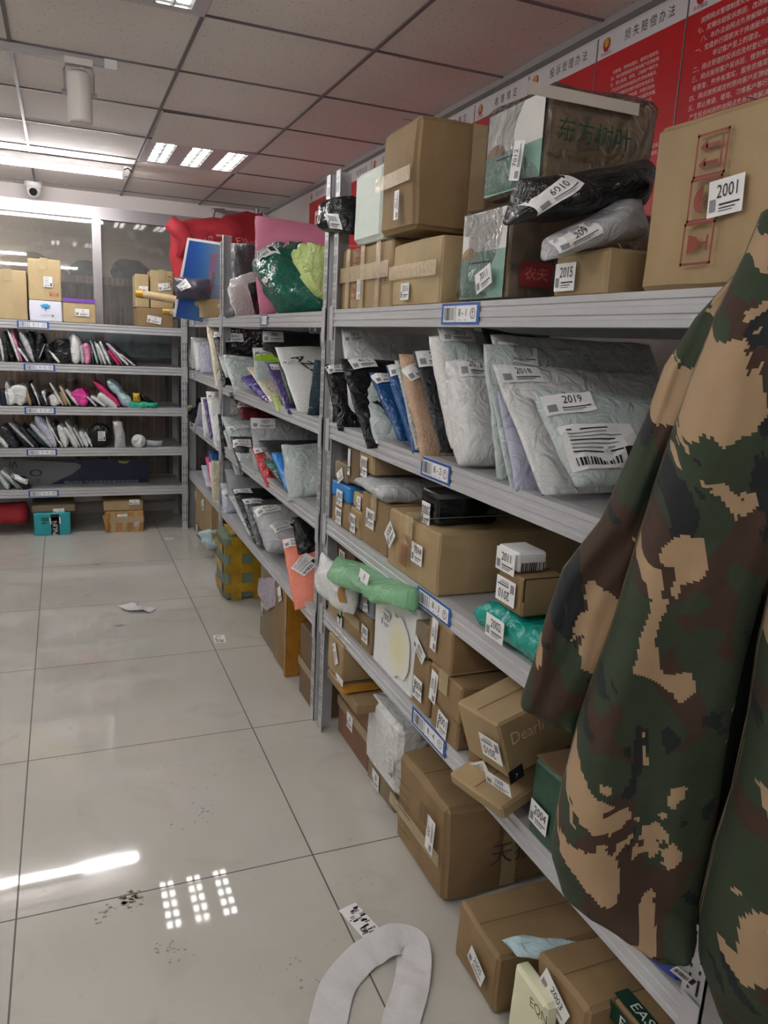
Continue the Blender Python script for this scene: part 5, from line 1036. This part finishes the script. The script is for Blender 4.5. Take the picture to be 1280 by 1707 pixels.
# ------------------------------------------------------------------ floor under racks 7 and 6
G7F = 'cartons on the floor below the middle and far racks'
k = dict(group=G7F)
E1 = rbox('brown box standing on the floor in the far corner, carrying another box', C_BRN, 0, .90, 336, 323, 880, d=.25, tape=None, st=[('f', 328, 885, '', .1, .10, .10, 'ship')], **k)
E2 = rbox('brown box with a white sticker stacked in the far corner', C_TAN, E1.top, .89, 352, 326, 838, d=.22, tape=None, st=[('f', 338, 842, '8', .3, .10, .07)], **k)
E3 = rbox('small carton with red top lying above the far corner stack', C_TAN, E2.top+.002, .90, 336, 321, 812, d=.2, tape=None, st=[('f', 326, 826, '', 0, .04, .06)], **k)
setbox(V((.90, sx(348, V((.9, 0, E2.top)), V((0, 1, 0))), E2.top+.002)), .22, .2, .05, 0, 'small red packet wedged above the far corner boxes', M('red_card', 0xA8282E, .5), name='packet', cat='packet', tape=None, flap=False)
q = [X_(342, 884, .875), X_(362, 880, .93), X_(362, 912, .93), X_(346, 914, .875)]
bag('crumpled pale blue-white plastic bag on the floor beside the far corner boxes', P_CYAN, *q, t=.12, p=3, lump=.02, edge=.015, name='plastic_bag', cat='bag')
rbox('narrow brown carton standing behind the rack upright on the floor', C_RED, 0, .89, 371, 361, 862, d=.3, tape=None, **k)
F1 = setbox(V((.811, 4.20, 0)), .26, .42, .385, 0, 'green-grey carton plaided with yellow tape on the floor', M('green_grey_card', 0x6E7C68, .6, .1, 20), tape=None, flap=False, jit=.004, bev=.02, bulge=.008, **k)
b = MB(); T_ = .0095; H, L, D = F1.H, F1.L, F1.D
for i in range(4):
    a = -D/2+D*(.16+.30*i)-.03
    if a+.06 < D/2: b.box((a, -L/2-T_, .004), (a+.062, -L/2-T_+.0006, H-.004)); b.box((a, -L/2, H+T_), (a+.062, L/2, H+T_+.0006))
for i in range(3): z = H*(.13+.30*i); b.box((-D/2, -L/2-T_-.0008, z), (D/2, -L/2-T_-.0002, min(z+.055, H))); b.box((-D/2-T_, -L/2+.02, z), (-D/2-T_+.0006, L/2-.02, min(z+.055, H)))
b.v = [F1.mt @ v for v in b.v]; b.obj('yellow_tape', YTAPE, F1.r, label='yellow tape in a plaid')
F2 = rbox('narrow grey-brown box with a silver bag in front, left of the tall taped carton', C_GRY, 0, .89, 458, 433, 968, d=.3, tape=None, st=[('f', 437, 1015, '', 0, .035, .07, 'ship')], **k)
q = [X_(430, 964, .875), X_(458, 962, .875), X_(456, 1010, .875), X_(446, 1018, .875)]
bag('crumpled silver-lilac foil bag hung on the grey-brown box', M('silver_foil', 0xC8BECC, .25, .9, 40, metal=.4), *q, t=.05, p=3, lump=.015, edge=.012, name='foil_bag', cat='bag')
F3 = rbox('tall slim brown carton sealed with brown tape along its edge', C_BRN, 0, .885, 477, 455, 990, d=.20, tape=None, jit=.004, st=[('f', 466, 990, '', .5, .05, .06)], **k)
b = MB(); H, L, D = F3.H, F3.L, F3.D; b.box((-D/2-.004, -L/2-.0075, .002), (D/2, -L/2-.0068, H+.004)); b.box((-D/2-.0075, -L/2-.007, .002), (-D/2-.0068, -L/2+.02, H+.004)); b.v = [F3.mt @ v for v in b.v]; b.obj('brown_tape', BTAPE, F3.r, label='brown tape along the corner')
F4 = rbox('brown box in clear tape at the foot of the double uprights', C_DRK, 0, .90, 530, 498, 1078, d=.30, tape='end', **k)
# ================================================================== floor litter
def flat_thing(name, label, cat, px, py, items, mats, rot=0):
    c = Z_(px, py); r = root(name, c, 0, label, cat); q, s = math.cos(rot), math.sin(rot)
    o = art('sheet', r, lambda x, y, l: V((c.x+x*q-y*s, c.y+x*s+y*q, .0006+.0005*l)), items, mats); return r
rn = random.Random(9)
def wornst(w, h):
    it = [('r', -w/2, -h/2, w/2, h/2, 0, 0)]
    for i in range(34):
        a, c = rn.uniform(-w*.45, w*.3), rn.uniform(-h*.45, h*.35); it.append(('r', a, c, a+rn.uniform(.1, .3)*w, c+rn.uniform(.02, .07)*h, 1+i % 2, 1))
    return it
flat_thing('floor_sticker', 'worn white sticker trodden onto the floor beside the coral mailer rack', 'sticker', 366, 1065, wornst(.055, .10), SMATS, -.1)
flat_thing('floor_sticker', 'small white sticker on the floor near the back corner upright', 'sticker', 282, 898, wornst(.06, .05), SMATS, 0)
flat_thing('floor_sticker', 'torn black and white sticker stuck on the floor behind the white strap', 'sticker', 601, 1536, wornst(.055, .13), SMATS, .25)
flat_thing('grey_paper_scrap', 'small dark grey square scrap on the floor tiles', 'scrap', 200, 1043, [('p', [(-.035, 0), (0, -.02), (.035, 0), (0, .022)], 0, 0)], [GREYINK])
flat_thing('paper_scrap', 'tiny dark scrap on the floor beyond the tissue', 'scrap', 160, 941, [('p', [(-.02, 0), (.01, -.012), (.025, .005), (0, .01)], 0, 0)], [M('brown_scrap', 0x6A5A50, .7)])
DIRT = M('dried_mud', 0x8E877C, .9)
def splat(label, px, py, n, R_, a, seed):
    rr = random.Random(seed); it = []
    for i in range(n):
        cx, cy = rr.gauss(0, R_*.45), rr.gauss(0, R_*.35); s = rr.uniform(.002, .009)*a
        it.append(('p', [(cx+s*math.cos(t)*rr.uniform(.5, 1.5), cy+s*math.sin(t)*rr.uniform(.4, 1.3)) for t in [j*math.pi/4 for j in range(8)]], 0, 0))
    flat_thing('dirt_mark', label, 'dirt', px, py, it, [DIRT])
splat('dark dried mud patch on the tile joint near the front', 214, 1500, 60, .05, .7, 1); splat('speckled shoe mark in front of the louvre light reflection', 283, 1585, 40, .05, .4, 2)
splat('small dirt specks left of the tissue strap', 480, 1625, 14, .10, .5, 4); splat('faint curved mark near the left tile joint', 170, 1526, 10, .03, .6, 5); splat('faint dark specks in the middle of the front tile', 330, 1355, 20, .09, .5, 6)
# crumpled tissue
def ribbon(name, label, cat, pts, w, mat, seed, part='sheet', th=.0012):
    """soft band over the floor: pts = (image px, py, height, twist)"""
    P = [Z_(a, b_, h) for a, b_, h, t in pts]; tw = [t for *_, t in pts]; vs = []; fs = []; m = 6
    Q = []; Tn = []
    for i in range(len(P)-1):
        for j in range(6):
            t = j/6; p0, p1, p2, p3 = P[max(i-1, 0)], P[i], P[i+1], P[min(i+2, len(P)-1)]
            Q.append(.5*((2*p1)+(p2-p0)*t+(2*p0-5*p1+4*p2-p3)*t*t+(3*p1-p0-3*p2+p3)*t**3)); Tn.append(tw[i]*(1-t)+tw[i+1]*t)
    Q.append(P[-1]); Tn.append(tw[-1])
    for i, p in enumerate(Q):
        d = (Q[min(i+1, len(Q)-1)]-Q[max(i-1, 0)]).normalized(); s = V((0, 0, 1)).cross(d).normalized(); n = d.cross(s)
        a = math.cos(Tn[i])*s+math.sin(Tn[i])*n; nn = d.cross(a)
        for k_ in range(m+1):
            u = k_/m-.5; q = p+a*(u*w)+V((0, 0, 1))*abs(noise.noise(p*18+a*u+V((seed, 0, 0))))*.012
            q.z = max(q.z, .0012); vs.append(q)
    N_ = len(vs)
    vs2 = [v+V((0, 0, th)) for v in vs]
    for i in range(len(Q)-1):
        for k_ in range(m):
            a = i*(m+1)+k_; fs.append((a, a+m+1, a+m+2, a+1)); fs.append((a+N_, a+1+N_, a+m+2+N_, a+m+1+N_))
    r = root(name, (P[0]+P[-1])/2*1.0, 0, label, cat); r.location.z = 0
    mesh(part, vs+vs2, fs, mat, r, smooth=True); return r
TISSUE = M('white_nonwoven', 0xE2E2E2, .7, .25, 60, alpha=.86)
ribbon('white_strap', 'white non-woven strap looped on the floor at the bottom edge', 'strap', [(540, 1750, .002, 0), (549, 1695, .003, 0), (566, 1640, .004, 0), (605, 1597, .006, .1), (655, 1568, .016, .2), (684, 1574, .012, .3), (690, 1604, .006, .1), (684, 1650, .004, 0), (668, 1705, .003, 0), (664, 1750, .002, 0)], .086, TISSUE, 5)
ribbon('tissue', 'crumpled white tissue lying on the floor tiles', 'tissue', [(208, 1008, .004, 0), (222, 1012, .02, .3), (240, 1014, .012, -.2), (256, 1018, .004, 0)], .075, TISSUE, 8)
# ================================================================== camouflage garments
def camo_mat():
    m = M('woodland_camouflage_cloth', 0x3A4630, .85); N, L = nodes(m); b = N['Principled BSDF']
    tc = N.new('ShaderNodeTexCoord').outputs['UV']
    def lay(scale, off, lo, snap):
        v = tc
        if snap:
            s = N.new('ShaderNodeVectorMath'); s.operation = 'SNAP'; L.new(v, s.inputs[0]); s.inputs[1].default_value = (snap,)*3; v = s.outputs[0]
        mp = N.new('ShaderNodeMapping'); mp.inputs['Location'].default_value = (off, off*.7, 0); mp.inputs['Scale'].default_value = tuple(q*1.12 for q in scale); L.new(v, mp.inputs['Vector'])
        n = N.new('ShaderNodeTexNoise'); n.inputs['Scale'].default_value = 1; n.inputs['Detail'].default_value = 3.5; n.inputs['Roughness'].default_value = .48; n.inputs['Distortion'].default_value = .7; L.new(mp.outputs[0], n.inputs['Vector'])
        return math_(N, L, 'GREATER_THAN', n.outputs['Fac'], lo)
    c = mixc(N, L, lay((9, 6, 1), 3.1, .52, 0), srgb(0x303C2A), srgb(0x402E22))
    c = mixc(N, L, lay((12, 7.5, 1), 11.3, .615, .0035), c, srgb(0x1B1F22))
    c = mixc(N, L, lay((9.5, 7, 1), 23.9, .572, .0040), c, srgb(0xA58C6C))
    L.new(c, b.inputs['Base Color'])
    n = N.new('ShaderNodeTexNoise'); n.inputs['Scale'].default_value = 14; n.inputs['Detail'].default_value = 3; L.new(tc, n.inputs['Vector'])
    bp = N.new('ShaderNodeBump'); bp.inputs['Strength'].default_value = .35; bp.inputs['Distance'].default_value = .02; L.new(n.outputs['Fac'], bp.inputs['Height']); L.new(bp.outputs[0], b.inputs['Normal'])
    return m
CAMO = camo_mat()
def garment(name, parent, rows, p, nvec, th, seed, folds, uo=0, depth=0):
    """closed cloth volume; rows = (image row of left edge, left px, right px) on a vertical plane through p"""
    vs = []; fs = []; uv = []; n = 40; nvec = nvec.normalized(); R2 = []
    for i in range(len(rows)-1):
        for j in range(5):
            t = j/5; s = t*t*(3-2*t)*.3+t*.7; R2.append(tuple(a*(1-s)+b_*s for a, b_ in zip(rows[i], rows[i+1])))
    R2.append(rows[-1]); c0 = None
    for i, (pyl, pl, pyr, pr) in enumerate(R2):
        A = onplane(pl, pyl, p, nvec); B = onplane(pr, pyr, p, nvec); w = (B-A).length; e = (B-A).normalized()
        k = i/(len(R2)-1); tk = th*(.55+.45*math.sin(min(1, k*1.3+.15)*math.pi/2))
        for j in range(n):
            a = 2*math.pi*j/n; u = .5-.5*math.cos(a); q = A+e*(w*u)
            sgn = 1 if a < math.pi else -1; prof = max(0, math.sin(a)*sgn)**.55
            fo = sum(am*math.sin(fr*u*w/.1+ph+k*sl+1.5*noise.noise(V((u*2, k*4, seed)))) for am, fr, ph, sl in folds)
            off = tk*prof*(.5+ (fo if sgn > 0 else 0))+.014*noise.noise(V((u*5, k*7, seed+3)))*prof
            q = q+nvec*(off*sgn)
            q += V((0, 0, .010*noise.noise(V((u*4, seed, k*3)))*(k > .97)))
            vs.append(q); uu = (q-p).dot(e); uv.append((uu+uo+(0 if sgn > 0 else .37), q.z+off*.5+uo*.7))
    for i in range(len(R2)-1):
        for j in range(n): fs.append((i*n+j, i*n+(j+1) % n, (i+1)*n+(j+1) % n, (i+1)*n+j))
    fs.append(tuple(range(n))[::-1]); fs.append(tuple((len(R2)-1)*n+j for j in range(n)))
    return mesh(name, vs, fs, CAMO, parent, smooth=True, uv=uv)
PJ = V((.70, .80, 1.0)); NJ = V((-.55, -.83, 0))
PR = onplane(1150, 1000, PJ, NJ)
r = root('camouflage_jacket', (PR.x, PR.y, .80), 0, 'woodland camouflage jacket hanging in front of the near end of rack 8', 'jacket')
garment('jacket_body', r, [(352, 1272, 340, 1420), (420, 1244, 400, 1420), (520, 1196, 500, 1400), (640, 1150, 600, 1380), (760, 1108, 720, 1350), (880, 1070, 850, 1320), (1000, 1034, 980, 1268), (1100, 1000, 1090, 1238), (1210, 962, 1210, 1214), (1320, 934, 1330, 1198), (1410, 918, 1430, 1182), (1470, 935, 1490, 1166), (1502, 990, 1520, 1160), (1532, 1060, 1545, 1158)],
        PJ, NJ, .11, 3, [(.22, 1.9, .4, 1.0), (.10, 4.2, 1.7, -1.4)])
garment('jacket_sleeve', r, [(372, 1276, 372, 1300), (450, 1232, 450, 1280), (530, 1160, 520, 1240), (610, 1108, 600, 1200), (700, 1076, 690, 1165), (790, 1036, 780, 1130), (870, 1000, 870, 1096), (950, 938, 950, 1062), (1030, 910, 1040, 1034), (1100, 890, 1120, 1006), (1168, 868, 1190, 985), (1180, 900, 1215, 975)],
        PJ-NJ.normalized()*.075, NJ, .07, 9, [(.25, 2.6, .2, 1.0), (.12, 5.5, .9, 2)], uo=1.3)
GAP_SHADE = M('gap_shade_black', 0x101210, .9)
CAMO_, CAMO = CAMO, GAP_SHADE
garment('gap_shade_sheet', r, [(700, 1150, 700, 1420), (1000, 1120, 1000, 1420), (1300, 1060, 1300, 1400), (1480, 1010, 1500, 1300), (1530, 1050, 1540, 1260)], PJ-NJ.normalized()*.025, NJ, .02, 21, [(.1, 2, 0, 0)])  # black sheet standing in for the shade in the gap between the garments
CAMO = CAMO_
PK = PJ+NJ.normalized()*.06
r = root('camouflage_trousers', onplane(1250, 1500, PK, NJ), 0, 'second camouflage garment hanging at the right edge, in front of the jacket', 'garment')
garment('garment_body', r, [(985, 1285, 985, 1480), (1080, 1264, 1080, 1480), (1200, 1248, 1200, 1480), (1320, 1222, 1320, 1480), (1420, 1190, 1420, 1480), (1520, 1168, 1520, 1480), (1600, 1166, 1600, 1480), (1670, 1190, 1670, 1480), (1740, 1225, 1760, 1480)], PK, NJ, .10, 14, [(.22, 2.1, 1.2, .8), (.1, 4.6, .3, -1)], uo=2.7)
print('SCENE DONE', len(COL.objects)) if DBG else None
